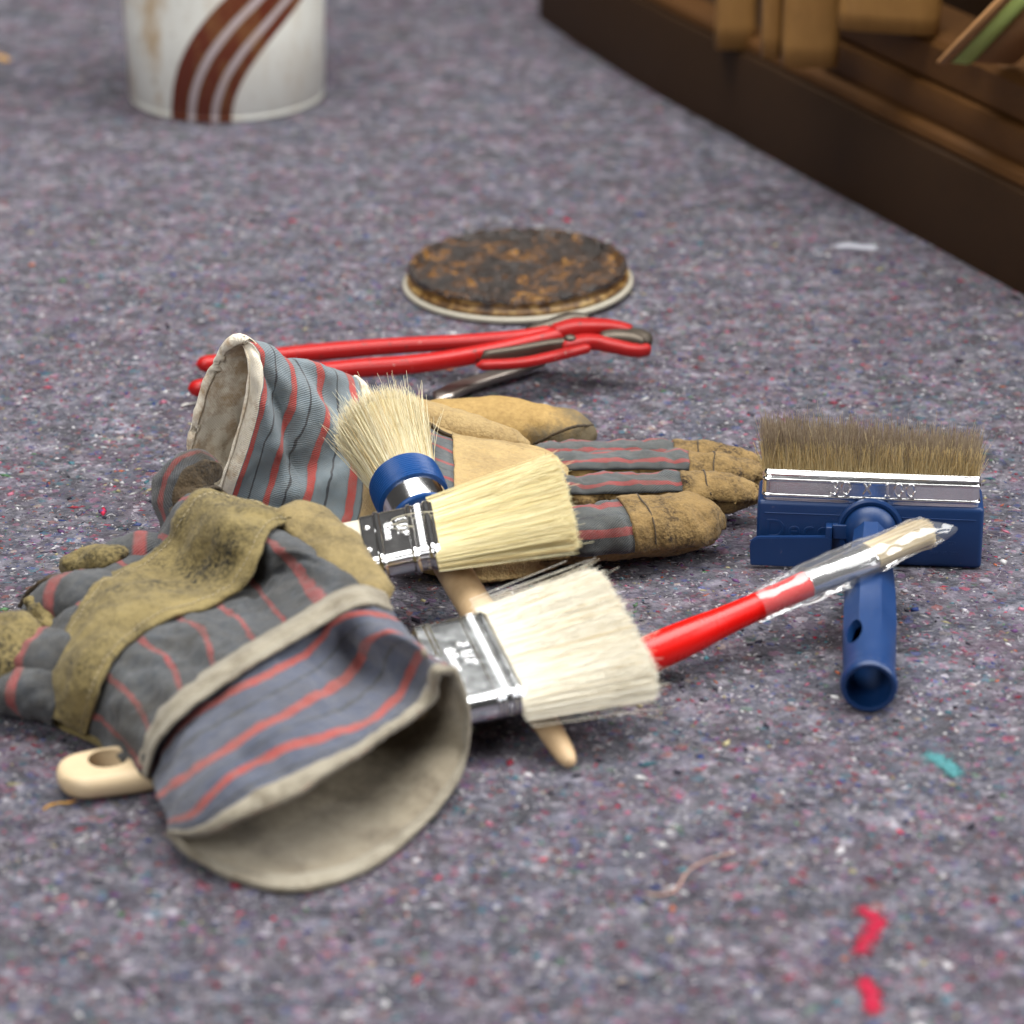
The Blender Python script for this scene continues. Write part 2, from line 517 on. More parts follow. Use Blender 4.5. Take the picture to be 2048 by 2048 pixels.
def mat_cloth_plain(name, c0, c1, stain=None, stain_amt=0.0, sc=45):
    m = Mt(name)
    co = m.obj()
    uvm = m.n('UVMap', {'uv_map': 'UVm'}).outputs[0]
    um, vm, _ = m.sep(uvm)
    wv = m.math('MULTIPLY', m.math('SINE', m.math('MULTIPLY', um, 2 * math.pi / 0.0012)), m.math('SINE', m.math('MULTIPLY', vm, 2 * math.pi / 0.0012)))
    col = m.mix(m.noise(co, 140, 5, 0.7), c0, c1)
    if stain:
        col = m.mix(m.ramp(m.noise(co, sc, 6, 0.72), [(0.48, (0, 0, 0)), (0.62, (stain_amt,) * 3)]), col, stain)
    h = m.math('ADD', m.math('MULTIPLY', wv, 0.4), m.math('ADD', m.noise(co, 900, 3), m.noise(co, 200, 3)))
    return m.pbr(col, 0.92, Normal=m.bump(h, 0.55, 0.0007), Specular_IOR_Level=0.12, Sheen_Weight=0.2)

def mat_wood(name, c0, c1, scale=(9, 120, 120), rough=0.55, spec=0.4):
    m = Mt(name)
    co = m.obj()
    mp = m.n('Mapping', None, i0=co)
    mp.inputs['Scale'].default_value = scale
    g = m.noise(mp.outputs[0], 6.0, 5, 0.65, 0.6)
    col = m.mix(g, c0, c1)
    col = m.mix(m.ramp(m.noise(co, 60, 4), [(0.5, (0, 0, 0)), (0.75, (0.25, 0.25, 0.25))]), col, tuple(x * 0.7 for x in c0))
    return m.pbr(col, rough, Normal=m.bump(g, 0.2, 0.0004), Specular_IOR_Level=spec)

def mat_metal(name, col=(0.82, 0.82, 0.82), rough=0.14, scratch=0.1, bs=0.08, bf=45):
    m = Mt(name)
    co = m.obj()
    n = m.noise(co, 140, 4)
    r = m.math('ADD', rough, m.math('MULTIPLY', n, scratch))
    h = m.noise(co, bf, 2)
    c = col
    return m.pbr(c, r, Metallic=1.0, Normal=m.bump(h, bs, 0.0015))

def mat_plastic(name, c, rough=0.38, var=0.12, wear=0.0):
    m = Mt(name)
    co = m.obj()
    n = m.noise(co, 80, 4)
    col = m.mix(m.math('MULTIPLY', n, var * 4), c, tuple(min(1, x * 1.35 + 0.004) for x in c))
    sc = m.noise(co, 900, 2)
    if wear:
        w = m.ramp(m.noise(co, 210, 6, 0.75), [(0.60, (0, 0, 0)), (0.66, (wear,) * 3)])
        col = m.mix(w, col, S(52, 44, 40))
        w2 = m.ramp(m.noise(co, 330, 4, 0.7), [(0.66, (0, 0, 0)), (0.72, (wear * 0.7,) * 3)])
        col = m.mix(w2, col, S(200, 180, 170))
    return m.pbr(col, m.math('ADD', rough, m.math('MULTIPLY', n, 0.15)), Normal=m.bump(sc, 0.08, 0.0003), Specular_IOR_Level=0.45)

M_FELT = mat_felt()
M_FIBRE = mat_vcol("lint", 0.9, 0.0, 0.1)
M_BRISTLE = mat_vcol("hog_bristle", 0.35, 0.22, 0.5)
M_LEATHER = mat_leather("worn_yellow_leather", base=S(224, 198, 142), deep=S(196, 164, 106), dirt=S(120, 96, 64), amount=0.5)
M_TIP = mat_leather("fingertip_leather", base=S(188, 158, 102), deep=S(142, 112, 64), dirt=S(52, 38, 24), amount=1.0, scale=48, speck=0.25)
M_GRIME = mat_leather("grimy_strap_leather", base=S(190, 172, 114), deep=S(124, 109, 68), dirt=S(34, 32, 26), amount=1.0, scale=27, speck=0.2)
M_DARKLEATHER = mat_leather("blackened_leather", base=S(112, 94, 66), deep=S(84, 70, 50), dirt=S(46, 42, 38), amount=0.85, scale=40)
M_LINING = mat_cloth_plain("cream_lining", S(222, 212, 190), S(242, 236, 222), S(166, 130, 84), 0.7, 60)
M_LINING2 = mat_cloth_plain("grey_beige_lining", S(126, 114, 94), S(168, 158, 138), S(84, 72, 58), 0.5, 40)
M_HEM = mat_cloth_plain("beige_hem_tape", S(128, 120, 102), S(172, 164, 147), S(92, 80, 62), 0.5, 60)
M_HEMCREAM = mat_cloth_plain("cream_hem", S(224, 212, 188), S(244, 236, 220), S(166, 128, 80), 0.7, 60)
M_STEEL = mat_metal("bright_tinplate", (0.86, 0.86, 0.86), 0.1, 0.12)
M_STEEL2 = mat_metal("mottled_tinplate", (0.76, 0.78, 0.79), 0.1, 0.16, 0.2, 60)
M_DULL = mat_metal("dull_tool_steel", (0.13, 0.11, 0.09), 0.4, 0.3)
M_BLUE = mat_plastic("navy_plastic", S(13, 48, 94), 0.34, 0.12, 0.1)
M_BLUEBAND = mat_plastic("bright_blue_binding", S(0, 62, 122), 0.3)
M_RED = mat_plastic("glossy_red_lacquer", S(216, 14, 4), 0.2, 0.05)
M_REDTOOL = mat_plastic("red_tool_paint", S(168, 14, 12), 0.34, 0.1, 0.75)
M_REDWORN = mat_plastic("chipped_red_paint", S(156, 14, 12), 0.4, 0.1, 0.9)
M_BEECH = mat_wood("beech", S(186, 154, 114), S(210, 182, 144), (60, 60, 8), 0.5)
M_PALEWOOD = mat_wood("pale_limewood", S(198, 172, 134), S(216, 196, 162), (14, 90, 90), 0.55)
M_CREAM = mat_plastic("cream_lacquer", S(212, 204, 184), 0.3, 0.03)
# ================================================================== the setting
def build_ground():
    s = 3.0
    n = 4
    g = np.linspace(-s, s, n + 1)
    V = [(x, y + 0.6, 0) for y in g for x in g]
    F = [(j * (n + 1) + i, j * (n + 1) + i + 1, (j + 1) * (n + 1) + i + 1, (j + 1) * (n + 1) + i) for j in range(n) for i in range(n)]
    o = mesh_obj("felt_ground", V, F, M_FELT)
    o["kind"] = "structure"
    return o
build_ground()

PALETTE = [S(*c) for c in [(214, 210, 214), (226, 224, 224), (190, 186, 194), (150, 144, 156), (104, 100, 114), (60, 58, 70), (178, 84, 100), (152, 60, 74), (196, 120, 140), (96, 108, 156), (64, 80, 140), (90, 140, 152), (120, 84, 130),
                           (206, 120, 90), (190, 180, 140), (110, 150, 110), (220, 60, 90)]]
PW = np.array([16, 12, 14, 12, 13, 16, 4, 4, 5, 6, 4.5, 6, 5, 2.4, 3.5, 2.2, 1.3]); PW = PW / PW.sum()

def ground_points(N, y0=420, y1=2080):
    """random places on the cloth inside the view, evenly over the ground"""
    out = []
    while len(out) < N:
        px = rng.uniform(-60, 2110, 4000); py = rng.uniform(y0, y1, 4000)
        dens = ((py + 1816) / (y1 + 1816)) ** -3
        keep = rng.uniform(0, ((y0 + 1816) / (y1 + 1816)) ** -3, 4000) < dens
        for a, b in zip(px[keep], py[keep]):
            out.append(W(a, b))
    return np.array(out[:N])

def build_lint():
    cols = np.array(PALETTE)
    # curled loose threads
    N = 9000
    c = ground_points(N)
    Sg = 7
    ang = rng.uniform(0, 2 * math.pi, N)
    L = rng.uniform(0.0012, 0.0045, N) * rng.choice([1, 1, 1, 1.9], N)
    curl = rng.normal(0, 2.6, N)
    pts = np.zeros((N, Sg, 3)); p = c.copy(); p[:, 2] = 0.0002
    a = ang.copy()
    for k in range(Sg):
        pts[:, k] = p
        p = p + np.stack([np.cos(a), np.sin(a), np.zeros(N)], 1) * (L / (Sg - 1))[:, None]
        a = a + curl / (Sg - 1) * rng.uniform(0.5, 1.5, N)
    arch = np.sin(np.linspace(0, math.pi, Sg))[None] * rng.uniform(0.0, 0.0011, N)[:, None]
    pts[:, :, 2] += arch
    ci = rng.choice(len(cols), N, p=PW)
    cc = cols[ci] * rng.uniform(0.5, 0.9, (N, 1))
    strands("loose_threads", pts, rng.uniform(0.00007, 0.00016, N), cc, M_FIBRE, None, "stuff", 0.8)
    # pressed rag flecks: little uneven lumps
    N = 42000
    c = ground_points(N)
    octa = np.array([(1, 0, 0), (0, 1, 0), (-1, 0, 0), (0, -1, 0), (0, 0, 1), (0, 0, -0.4)], float)
    sz = rng.lognormal(math.log(0.00046), 0.55, N).clip(0.00015, 0.0021)
    st = rng.uniform(1.0, 2.6, N)
    an = rng.uniform(0, 2 * math.pi, N)
    V = octa[None] * rng.uniform(0.6, 1.3, (N, 6, 1))
    V[:, :, 0] *= st[:, None]
    V[:, :, 2] *= 0.4
    x = V[:, :, 0] * np.cos(an)[:, None] - V[:, :, 1] * np.sin(an)[:, None]
    y = V[:, :, 0] * np.sin(an)[:, None] + V[:, :, 1] * np.cos(an)[:, None]
    V = np.stack([x, y, V[:, :, 2]], 2) * sz[:, None, None] + c[:, None, :]
    tri = np.array([(0, 1, 4), (1, 2, 4), (2, 3, 4), (3, 0, 4), (1, 0, 5), (2, 1, 5), (3, 2, 5), (0, 3, 5)])
    F = (tri[None] + (np.arange(N) * 6)[:, None, None]).reshape(-1, 3)
    ci = rng.choice(len(cols), N, p=PW)
    cc = cols[ci] * rng.uniform(0.4, 0.8, (N, 1))
    mesh_obj("rag_lint", V.reshape(-1, 3), F, M_FIBRE, None, True, vcol=np.repeat(cc, 6, axis=0), kind="stuff")
build_lint()

def loose_thread(name, pts, r, color, label, cat="thread", rough=0.8):
    m = Mt(name + "_dye"); co = m.obj()
    mat = m.pbr(m.mix(m.noise(co, 700, 3), color, tuple(c * 0.6 for c in color)), rough, Normal=m.bump(m.noise(co, 1200, 2), 0.6, 0.0005))
    P = WL(pts)
    G, full = tube_grid(P, [(r, r * 0.7)] * 3, 36, 8, roundend=0.1, roundstart=0.1)
    G = displace(G, True, r * 0.5, 500)
    G[:, :, 2] = np.maximum(G[:, :, 2], 0.00005)
    o = grid_mesh(name, G, mat, None, wrap=True)
    return tagset(o, label, cat)
loose_thread("yarn", [(84, 1621, 0.6), (100, 1610, 0.7), (118, 1606, 0.6), (138, 1605, 0.8), (156, 1600, 0.7)], 0.55, S(214, 160, 66), "short mustard yellow yarn end on the felt below the wooden handle end")
loose_thread("string", [(362, 812, 0.8), (376, 808, 0.9), (392, 806, 1.0), (410, 804, 1.0)], 0.75, S(214, 210, 204), "short white string end lying just below the red plier handle tips")
loose_thread("yarn", [(1288, 1784, .5), (1316, 1790, .6), (1346, 1783, .5), (1362, 1764, .6), (1374, 1744, .5), (1400, 1727, .5), (1438, 1712, .5), (1474, 1704, .4)], 0.5, S(186, 150, 136), "pale pinkish yarn curving over the open felt in front of the brushes")

def rag_tuft(name, spots, color, label, r=2.6):
    """a flattened scrap of dyed rag pressed into the felt"""
    m = Mt(name + "_dye"); co = m.obj()
    mat = m.pbr(m.mix(m.noise(co, 420, 4, 0.7), color, tuple(c * 0.55 for c in color)), 0.95, Normal=m.bump(m.noise(co, 800, 3), 0.7, 0.0006), Sheen_Weight=0.2)
    P = WL([(x, y, 0.1) for x, y, _ in spots])
    G, full = tube_grid(P, [(w * 0.42, 0.35) for _, _, w in spots], 46, 14, roundend=0.12, roundstart=0.12)
    for i in range(G.shape[0]):
        for j in range(G.shape[1]):
            p = G[i, j]
            d = fbm(p + 3.0, 380, 3)
            G[i, j, 0] += d * 0.0011; G[i, j, 1] += fbm(p + 9.0, 380, 3) * 0.0014
    o = grid_mesh(name, G, mat, None, wrap=True)
    Q = catmull(P, 60); N = 420
    c = Q[rng.integers(0, 60, N)] + rng.normal(0, 0.0016, (N, 3)) * np.array([1, 1.4, 0]); c[:, 2] = 0.0004
    a = rng.uniform(0, 2 * math.pi, N); L = rng.uniform(0.0015, 0.0045, N)
    t = np.linspace(-0.5, 0.5, 5)
    d = np.stack([np.cos(a), np.sin(a), rng.normal(0, 0.06, N)], 1) * L[:, None]
    e = np.stack([-np.sin(a), np.cos(a), np.zeros(N)], 1) * (L * rng.normal(0, 0.5, N))[:, None]
    pts = c[:, None] + d[:, None] * t[None, :, None] + e[:, None] * (t ** 2)[None, :, None]
    pts[:, :, 2] = np.abs(pts[:, :, 2]) + 0.0002
    strands("loose_fibres", pts, 0.00012, np.tile(np.array(color), (N, 1)) * rng.uniform(0.45, 1.1, (N, 1)), M_FIBRE, o, "stuff", 0.8)
    return tagset(o, label, "rag scrap")
rag_tuft("rag_scrap", [(1722, 1822, 1.6), (1745, 1832, 3.2), (1757, 1850, 2.6), (1742, 1866, 1.8), (1728, 1888, 2.4), (1716, 1908, 1.8)], S(206, 52, 82), "bright pink rag scrap in the lower right felt, upper of the two")
rag_tuft("rag_scrap", [(1722, 1966, 1.2), (1738, 1976, 2.4), (1744, 2000, 3.2), (1748, 2022, 2.2)], S(206, 52, 82), "bright pink rag scrap near the bottom edge, lower of the two")
rag_tuft("rag_scrap", [(1862, 1514, 1.2), (1880, 1522, 2.4), (1898, 1534, 2.0), (1912, 1552, 0.8)], S(96, 158, 162), "teal rag scrap on the felt to the lower right of the blue handle")
rag_tuft("rag_scrap", [(1676, 494, 1.6), (1700, 492, 3.4), (1724, 496, 2.6), (1752, 496, 0.9)], S(206, 206, 216), "whitish rag scrap on the felt near the dark wooden plinth")
rag_tuft("wood_chip", [(-40, 104, 4), (-14, 110, 5.5), (6, 116, 4.5), (14, 122, 1.5)], S(214, 170, 110), "tan chip on the felt at the far left edge")["category"] = "chip"

# ------------------------------------------------------------------ dark wooden stand behind
M_DARKWOOD = mat_wood("dark_stained_oak", S(36, 22, 9), S(54, 34, 14), (30, 30, 90), 0.55, 0.25)
M_DARKWOOD2 = mat_wood("brown_stained_oak", S(64, 39, 15), S(90, 58, 24), (30, 30, 90), 0.55, 0.25)
M_POST = mat_wood("oiled_pine", S(124, 88, 44), S(152, 112, 62), (60, 60, 8), 0.55, 0.3)

def sweep(name, gpts, prof, mat, parent, n=60):
    """a profile (set back, height) swept along a ground curve; set back runs away from the viewer"""
    P = catmull(WL(gpts), n)
    T = np.gradient(P, axis=0); T /= np.linalg.norm(T, axis=1, keepdims=True)
    Nn = np.stack([-T[:, 1], T[:, 0], np.zeros(n)], 1)      # to the left of the run
    if (Nn @ FWD).mean() < 0: Nn = -Nn
    pr = np.array(prof) * MM
    G = P[:, None, :] + Nn[:, None, :] * pr[None, :, 0, None] + np.array([0, 0, 1.0]) * pr[None, :, 1, None]
    o = grid_mesh(name, G, mat, parent, wrap=True, close0=True, close1=True)
    bm = bmesh.new(); bm.from_mesh(o.data); bmesh.ops.recalc_face_normals(bm, faces=bm.faces); bm.to_mesh(o.data); bm.free()
    return autosmooth(o, 30)

BASE = [(1078, 36), (1160, 93), (1308, 186), (1443, 260), (1567, 330), (1696, 400), (1825, 470), (2048, 592), (2330, 745), (2800, 1000)]
stand = thing("wooden_stand", W(1560, 327), "dark stained wooden stand with long plinth and pale posts behind the felt", "stand")
sweep("plinth", BASE, [(0, 0.3), (0, 54), (1.5, 57), (4, 58), (95, 58), (95, 0.3)], M_DARKWOOD, stand)
sweep("moulding", BASE, [(4.2, 58.2), (3.2, 61), (4.5, 65), (9, 67), (24, 67.4), (24, 58.2)], M_DARKWOOD2, stand)
UPPER = [(1610, 354), (1696, 400), (1825, 470), (2048, 592), (2330, 745), (2800, 1000)]
sweep("lower_rail", UPPER, [(11, 67.6), (10, 70), (10, 86), (11, 88), (50, 88), (50, 67.6)], M_DARKWOOD2, stand)
sweep("upper_rail", UPPER, [(17, 88.3), (15, 91), (15, 110), (18, 114), (26, 116), (60, 116), (60, 88.3)], M_DARKWOOD2, stand)
sweep("back_board", BASE, [(96, 0.3), (96, 330), (112, 330), (112, 0.3)], M_DARKWOOD, stand)

def post(name, px, py, h0, h1, wd, dp, lean=0.0, mat=M_POST, parent=stand):
    b = W(px, py, h0); t = b + np.array([lean, 0.012, (h1 - h0) * MM])
    o = tube(name, np.array([b, (b * 2 + t) / 3, (b + t * 2) / 3, t]), [(wd / 2, dp / 2), (wd / 2 * 0.98, dp / 2), (wd / 2, dp / 2), (wd / 2, dp / 2)], mat, parent, n=14, ring=28, power=4.0, up=(0, -1, 0), amp=0.3, freq=40)
    return o
post("post", 1470, 94, 58.2, 260, 26, 20, 0.0)
post("post", 1618, 128, 88.2, 260, 34, 24, 0.004)
post("post", 1541, 112, 88.2, 260, 12, 18, 0.001)
post("post", 1775, 60, 116.3, 260, 60, 24, 0.01)
lath = thing("wooden_lath", W(1950, 130, 116), "slanting tan lath with a pale green painted stripe leaning on the stand", "lath")
def lath_piece(name, x0, x1, mat):
    pts = []
    a = W(x0, 128, 116.5); b = W(x0 + 190, -70, 190)
    c = W(x1, 134, 116.5); d = W(x1 + 190, -64, 190)
    n = unit(np.cross(b - a, c - a)) * 0.008
    if n[1] < 0: n = -n
    V = [a, c, d, b, a + n, c + n, d + n, b + n]
    bm = bmesh.new()
    vs = [bm.verts.new(v) for v in V]
    for f in ((0, 1, 2, 3), (7, 6, 5, 4), (0, 4, 5, 1), (1, 5, 6, 2), (2, 6, 7, 3), (3, 7, 4, 0)):
        bm.faces.new([vs[i] for i in f])
    bmesh.ops.bevel(bm, geom=list(bm.edges), offset=0.0015, segments=2, affect='EDGES')
    return bm_obj(name, bm, mat, lath)
M_TANLATH = mat_wood("tan_pine", S(150, 108, 66), S(172, 128, 84), (60, 60, 8), 0.55, 0.3)
M_GREEN = mat_plastic("pale_green_paint", S(196, 220, 124), 0.5, 0.05)
lath_piece("edge_strip", 1866, 1890, M_TANLATH)
lath_piece("green_stripe", 1891, 1938, M_GREEN)
lath_piece("board", 1939, 2030, M_TANLATH)

# ------------------------------------------------------------------ paint can
def lathe(name, prof, mat, parent, M, n=96, uv_mm=False):
    pr = np.array(prof, float) * MM
    a = np.linspace(0, 2 * math.pi, n, endpoint=False)
    G = np.zeros((len(pr), n, 3))
    G[:, :, 0] = pr[:, 0:1] * np.cos(a); G[:, :, 1] = pr[:, 0:1] * np.sin(a); G[:, :, 2] = pr[:, 1:2]
    Mn = np.array(M)
    G = G @ Mn[:3, :3].T + Mn[:3, 3]
    return autosmooth(grid_mesh(name, G, mat, parent, wrap=True, U=np.linspace(0, 1, n + 1), Vc=pr[:, 1] * 10), 40)

def mat_can():
    """white lacquer with three brown and two lilac printed waves, thin gold lines, old varnish drips"""
    m = Mt("printed_can"); co = m.obj()
    x, y, z = m.sep(co)
    R = 0.0655
    ang = m.math('ARCTAN2', x, m.math('MULTIPLY', y, -1.0))
    s = m.math('MULTIPLY', ang, R * 1000)
    zz = m.math('MULTIPLY', z, 1000)
    sc = m.math('ADD', -13.0, m.math('MULTIPLY', m.math('POWER', m.math('MAXIMUM', zz, 0.0), 2.0), 0.0074))
    sl = m.math('MULTIPLY', zz, 0.0148)
    d = m.math('DIVIDE', m.math('SUBTRACT', s, sc), m.math('SQRT', m.math('ADD', 1.0, m.math('MULTIPLY', sl, sl))))
    d = m.math('ADD', m.math('MULTIPLY', d, 0.76), m.math('MULTIPLY', m.math('SUBTRACT', m.noise(co, 50, 2), 0.5), 0.8))
    f = m.math('DIVIDE', m.math('ADD', d, 30.0), 60.0)
    wh = S(240, 240, 230); br = S(106, 48, 30); li = S(196, 182, 184); go = S(120, 96, 50)
    def p(mm_): return (mm_ + 30) / 60
    st = [(0.0, wh), (p(-16), wh), (p(-15.8), br), (p(-7.0), br), (p(-6.8), go), (p(-6.3), go), (p(-6.1), li), (p(-2.7), li), (p(-2.5), go), (p(-2.0), go), (p(-1.8), br), (p(5.2), br), (p(5.4), go), (p(5.9), go), (p(6.1), li), (p(9.4), li), (p(9.6), go), (p(10.1), go), (p(10.3), br), (p(16), br), (p(16.2), wh), (1.0, wh)]
    col = m.ramp(f, st)
    mp = m.n('Mapping', None, i0=co); mp.inputs['Scale'].default_value = (26, 26, 11)
    drip = m.noise(mp.outputs[0], 1.3, 5, 0.7)
    left = m.n('MapRange', None, i0=s, i1=-55.0, i2=10.0, i3=1.0, i4=0.35).outputs[0]
    k = m.math('MULTIPLY', m.ramp(drip, [(0.5, (0, 0, 0)), (0.66, (0.75, 0.75, 0.75))]), left)
    col = m.mix(k, col, S(188, 150, 88))
    k2 = m.ramp(m.noise(mp.outputs[0], 3.0, 4, 0.7), [(0.6, (0, 0, 0)), (0.72, (0.8, 0.8, 0.8))])
    col = m.mix(m.math('MULTIPLY', k2, left), col, S(142, 116, 84))
    return m.pbr(col, 0.35, Specular_IOR_Level=0.45, Normal=m.bump(drip, 0.15, 0.001))

cb = W(455, 192)
can = thing("paint_can", cb, "white paint can with brown wave stripes and dried drips, standing on the felt", "paint can")
CM = Matrix.Translation(Vector(cb))
lathe("can_wall", [(62, 0.4), (64, 0.4), (64.6, 1.2), (65.2, 2.2), (65.2, 4), (64.8, 5), (65.5, 6), (66.6, 60), (67.6, 130), (67.6, 168), (66.4, 168), (66, 130), (64, 6), (0.02, 5)], mat_can(), can, CM)
lathe("rim", [(67.4, 166), (69, 167), (69.6, 169), (69, 171), (67, 172), (64, 170), (62, 166), (64, 165)], M_STEEL, can, CM)

# ------------------------------------------------------------------ stained lid
def mat_stain():
    m = Mt("dried_varnish"); co = m.obj()
    n = m.noise(co, 62, 5, 0.7, 0.8); n2 = m.noise(co, 190, 4, 0.7)
    col = m.ramp(n, [(0.36, S(14, 8, 4)), (0.5, S(40, 22, 8)), (0.6, S(98, 60, 12)), (0.68, S(160, 112, 30)), (0.78, S(190, 156, 92))])
    col = m.mix(m.ramp(n2, [(0.5, (0, 0, 0)), (0.66, (0.8, 0.8, 0.8))]), col, S(34, 20, 10))
    h = m.math('ADD', n, n2)
    return m.pbr(col, m.math('MULTIPLY_ADD', n2, 0.2, 0.02), Normal=m.bump(h, 1.0, 0.0038), Specular_IOR_Level=0.8)
M_STAIN = mat_stain()
def mat_stainrim():
    m = Mt("varnish_streaked_tin"); co = m.obj()
    n = m.noise(co, 130, 5, 0.7)
    col = m.ramp(n, [(0.38, S(54, 32, 14)), (0.5, S(130, 92, 42)), (0.62, S(188, 156, 96))])
    return m.pbr(col, 0.4, Normal=m.bump(n, 0.5, 0.002))
lb = W(1036, 573)
lid = thing("can_lid", lb, "round can lid lying upside down, crusted with dark brown varnish", "lid")
LM = Matrix.Translation(Vector(lb)) @ Matrix.Rotation(math.radians(-1.2), 4, 'Y')
def wob(o, amp, freq):
    me = o.data
    for v in me.vertices:
        d = mnoise.fractal(v.co * freq, 0.9, 2.1, 3)
        v.co.z += d * amp * MM
    return o
M_LIDWHITE = mat_plastic("white_tin", S(176, 170, 154), 0.4, 0.1)
lathe("flange", [(20, 0.8), (62, 0.8), (64, 1.2), (65.2, 2.4), (65, 3.8), (63.5, 4.6), (60, 5)], M_LIDWHITE, lid, LM)
lathe("lid_wall", [(62.6, 4.4), (63.2, 5.5), (63, 7), (61.2, 8), (60.6, 9.4), (61.6, 10.6), (61.8, 12)], mat_stainrim(), lid, LM)
lp = [(61.9, 11.6), (62, 12.8), (61.2, 14), (59.6, 14.4), (57.8, 14), (57, 12.8), (56.4, 11.4), (54, 11)] + [(r, 11.2 + 0.3 * math.sin(r)) for r in np.linspace(53, 0.3, 60)]
wob(lathe("varnish_crust", lp, M_STAIN, lid, LM, 240), 1.5, 150)

# ------------------------------------------------------------------ water pump pliers
pl = thing("pliers", W(820, 760), "red handled water pump pliers lying behind the striped glove", "pliers")
tube("handle", WL([(392, 730, 9), (470, 722, 9), (620, 706, 11), (790, 692, 15), (930, 684, 19), (1045, 674, 23), (1110, 662, 25)]), [(5, 4.2), (5, 4.2), (5, 4.3), (4.6, 4.0), (4.4, 3.8), (4, 3.6)], M_REDTOOL, pl, n=200, roundstart=0.035, roundend=0.03, power=2.5)
tube("handle", WL([(375, 778, 8), (450, 771, 9), (560, 754, 12), (700, 738, 16), (840, 727, 20), (960, 708, 23), (1080, 680, 26), (1150, 660, 27)]), [(5, 4.4), (5.2, 4.5), (5.4, 4.7), (5.2, 4.6), (4.8, 4.4), (4.4, 4)], M_REDTOOL, pl, n=200, roundstart=0.035, roundend=0.03, power=2.5)
tube("lower_strut", WL([(950, 731, 21), (1040, 726, 22), (1110, 712, 23), (1180, 694, 24)]), [(3.5, 2.4)] * 4, M_REDWORN, pl, n=30, roundstart=0.05, roundend=0.05, power=3)
tube("slot_plate", WL([(958, 722, 21), (1030, 712, 22.5), (1100, 698, 24), (1165, 684, 25)]), [(3.0, 5.2), (3.0, 5.4), (3, 5), (3, 3)], M_DULL, pl, n=30, power=4, roundend=0.05, roundstart=0.05)
tube("slot_plate", WL([(1050, 668, 23), (1100, 654, 25), (1145, 640, 27), (1180, 640, 28)]), [(4, 3), (4.5, 4), (4.5, 4), (3, 3)], M_DULL, pl, n=30, power=3, roundend=0.08, roundstart=0.08)
tube("jaw", WL([(1100, 668, 27), (1160, 656, 29), (1205, 653, 29), (1240, 656, 28), (1268, 664, 26)]), [(5, 4), (6, 5), (6, 4), (5, 3.2), (4, 2.6)], M_REDWORN, pl, n=40, roundend=0.08, roundstart=0.06, power=3)
tube("jaw", WL([(1120, 694, 25), (1180, 684, 25), (1230, 692, 23), (1268, 700, 21), (1300, 697, 20)]), [(4.5, 3.4), (5, 4), (5, 3.6), (4.8, 3.4), (4, 3.4)], M_REDWORN, pl, n=40, roundend=0.08, roundstart=0.06, power=3)
tube("jaw_teeth", WL([(1196, 672, 26), (1240, 676, 25), (1270, 680, 24), (1292, 688, 22)]), [(5.5, 2.4), (5.8, 4.2), (6.0, 4.6), (5.8, 4)], M_DULL, pl, n=24, roundend=0.12, roundstart=0.1, power=3)
tube("jaw_tip", WL([(1246, 668, 26), (1276, 676, 24), (1302, 690, 21.5)]), [(5.6, 3.4), (6, 4.4), (5.4, 4.4)], M_DULL, pl, n=20, roundend=0.3, roundstart=0.1, power=3)
for px, py, h in ((1140, 676, 33), (560, 748, 16.5)):
    bm = bmesh.new(); bmesh.ops.create_uvsphere(bm, u_segments=16, v_segments=10, radius=0.0032)
    bm.transform(Matrix.Translation(Vector(W(px, py, h))) @ Matrix.Diagonal((1, 1, 0.5, 1)))
    bm_obj("rivet", bm, M_DULL, pl)
rod = tube("scraper_shaft", WL([(872, 800, 4), (920, 776, 4.6), (980, 756, 5), (1040, 738, 5.2), (1090, 722, 5)]), [(6, 2.6), (5.5, 2.6), (5, 2.4), (4, 2.2), (3, 2)], mat_metal('worn_steel_shaft', (0.42, 0.38, 0.34), 0.22, 0.3), None, n=30, power=3.5, roundend=0.05, roundstart=0.05)
tagset(rod, "narrow grey steel tool shaft lying under the red pliers", "steel tool")
# ================================================================== brushes
def Mframe(X, Y, Z, O):
    return Matrix(((X[0], Y[0], Z[0], O[0]), (X[1], Y[1], Z[1], O[1]), (X[2], Y[2], Z[2], O[2]), (0, 0, 0, 1)))

def tw(M, P):
    Mn = np.array(M); P = np.asarray(P, float)
    return P @ Mn[:3, :3].T + Mn[:3, 3]

def flat_frame(F, N, hN, width, B):
    n = W(*N, hN)
    hs = np.linspace(hN, hN + 45, 2000)
    d = np.array([np.linalg.norm(W(*F, h) - n) for h in hs])
    below = np.where(d <= width * MM)[0]
    k = below[0] if len(below) else int(np.argmin(d))
    hF = hs[k]; f = W(*F, hF)
    Y = unit(f - n)
    hs2 = np.linspace(-20, 90, 3000)
    dd = np.array([abs((W(*B, h) - f) @ Y) for h in hs2])
    hB = hs2[np.argmin(dd)]; b = W(*B, hB)
    X = unit(f - b); X = unit(X - Y * (X @ Y))
    Z = np.cross(X, Y)
    print("flat frame hF %.1f hB %.1f width %.1f len %.1f tilt %.1f pitch %.1f" % (hF, hB, d[k] * 1000, np.linalg.norm(f - b) * 1000, math.degrees(math.asin(Y[2])), math.degrees(math.asin(X[2]))))
    return Mframe(X, Y, Z, (f + n) / 2), np.linalg.norm(f - b) * 1000

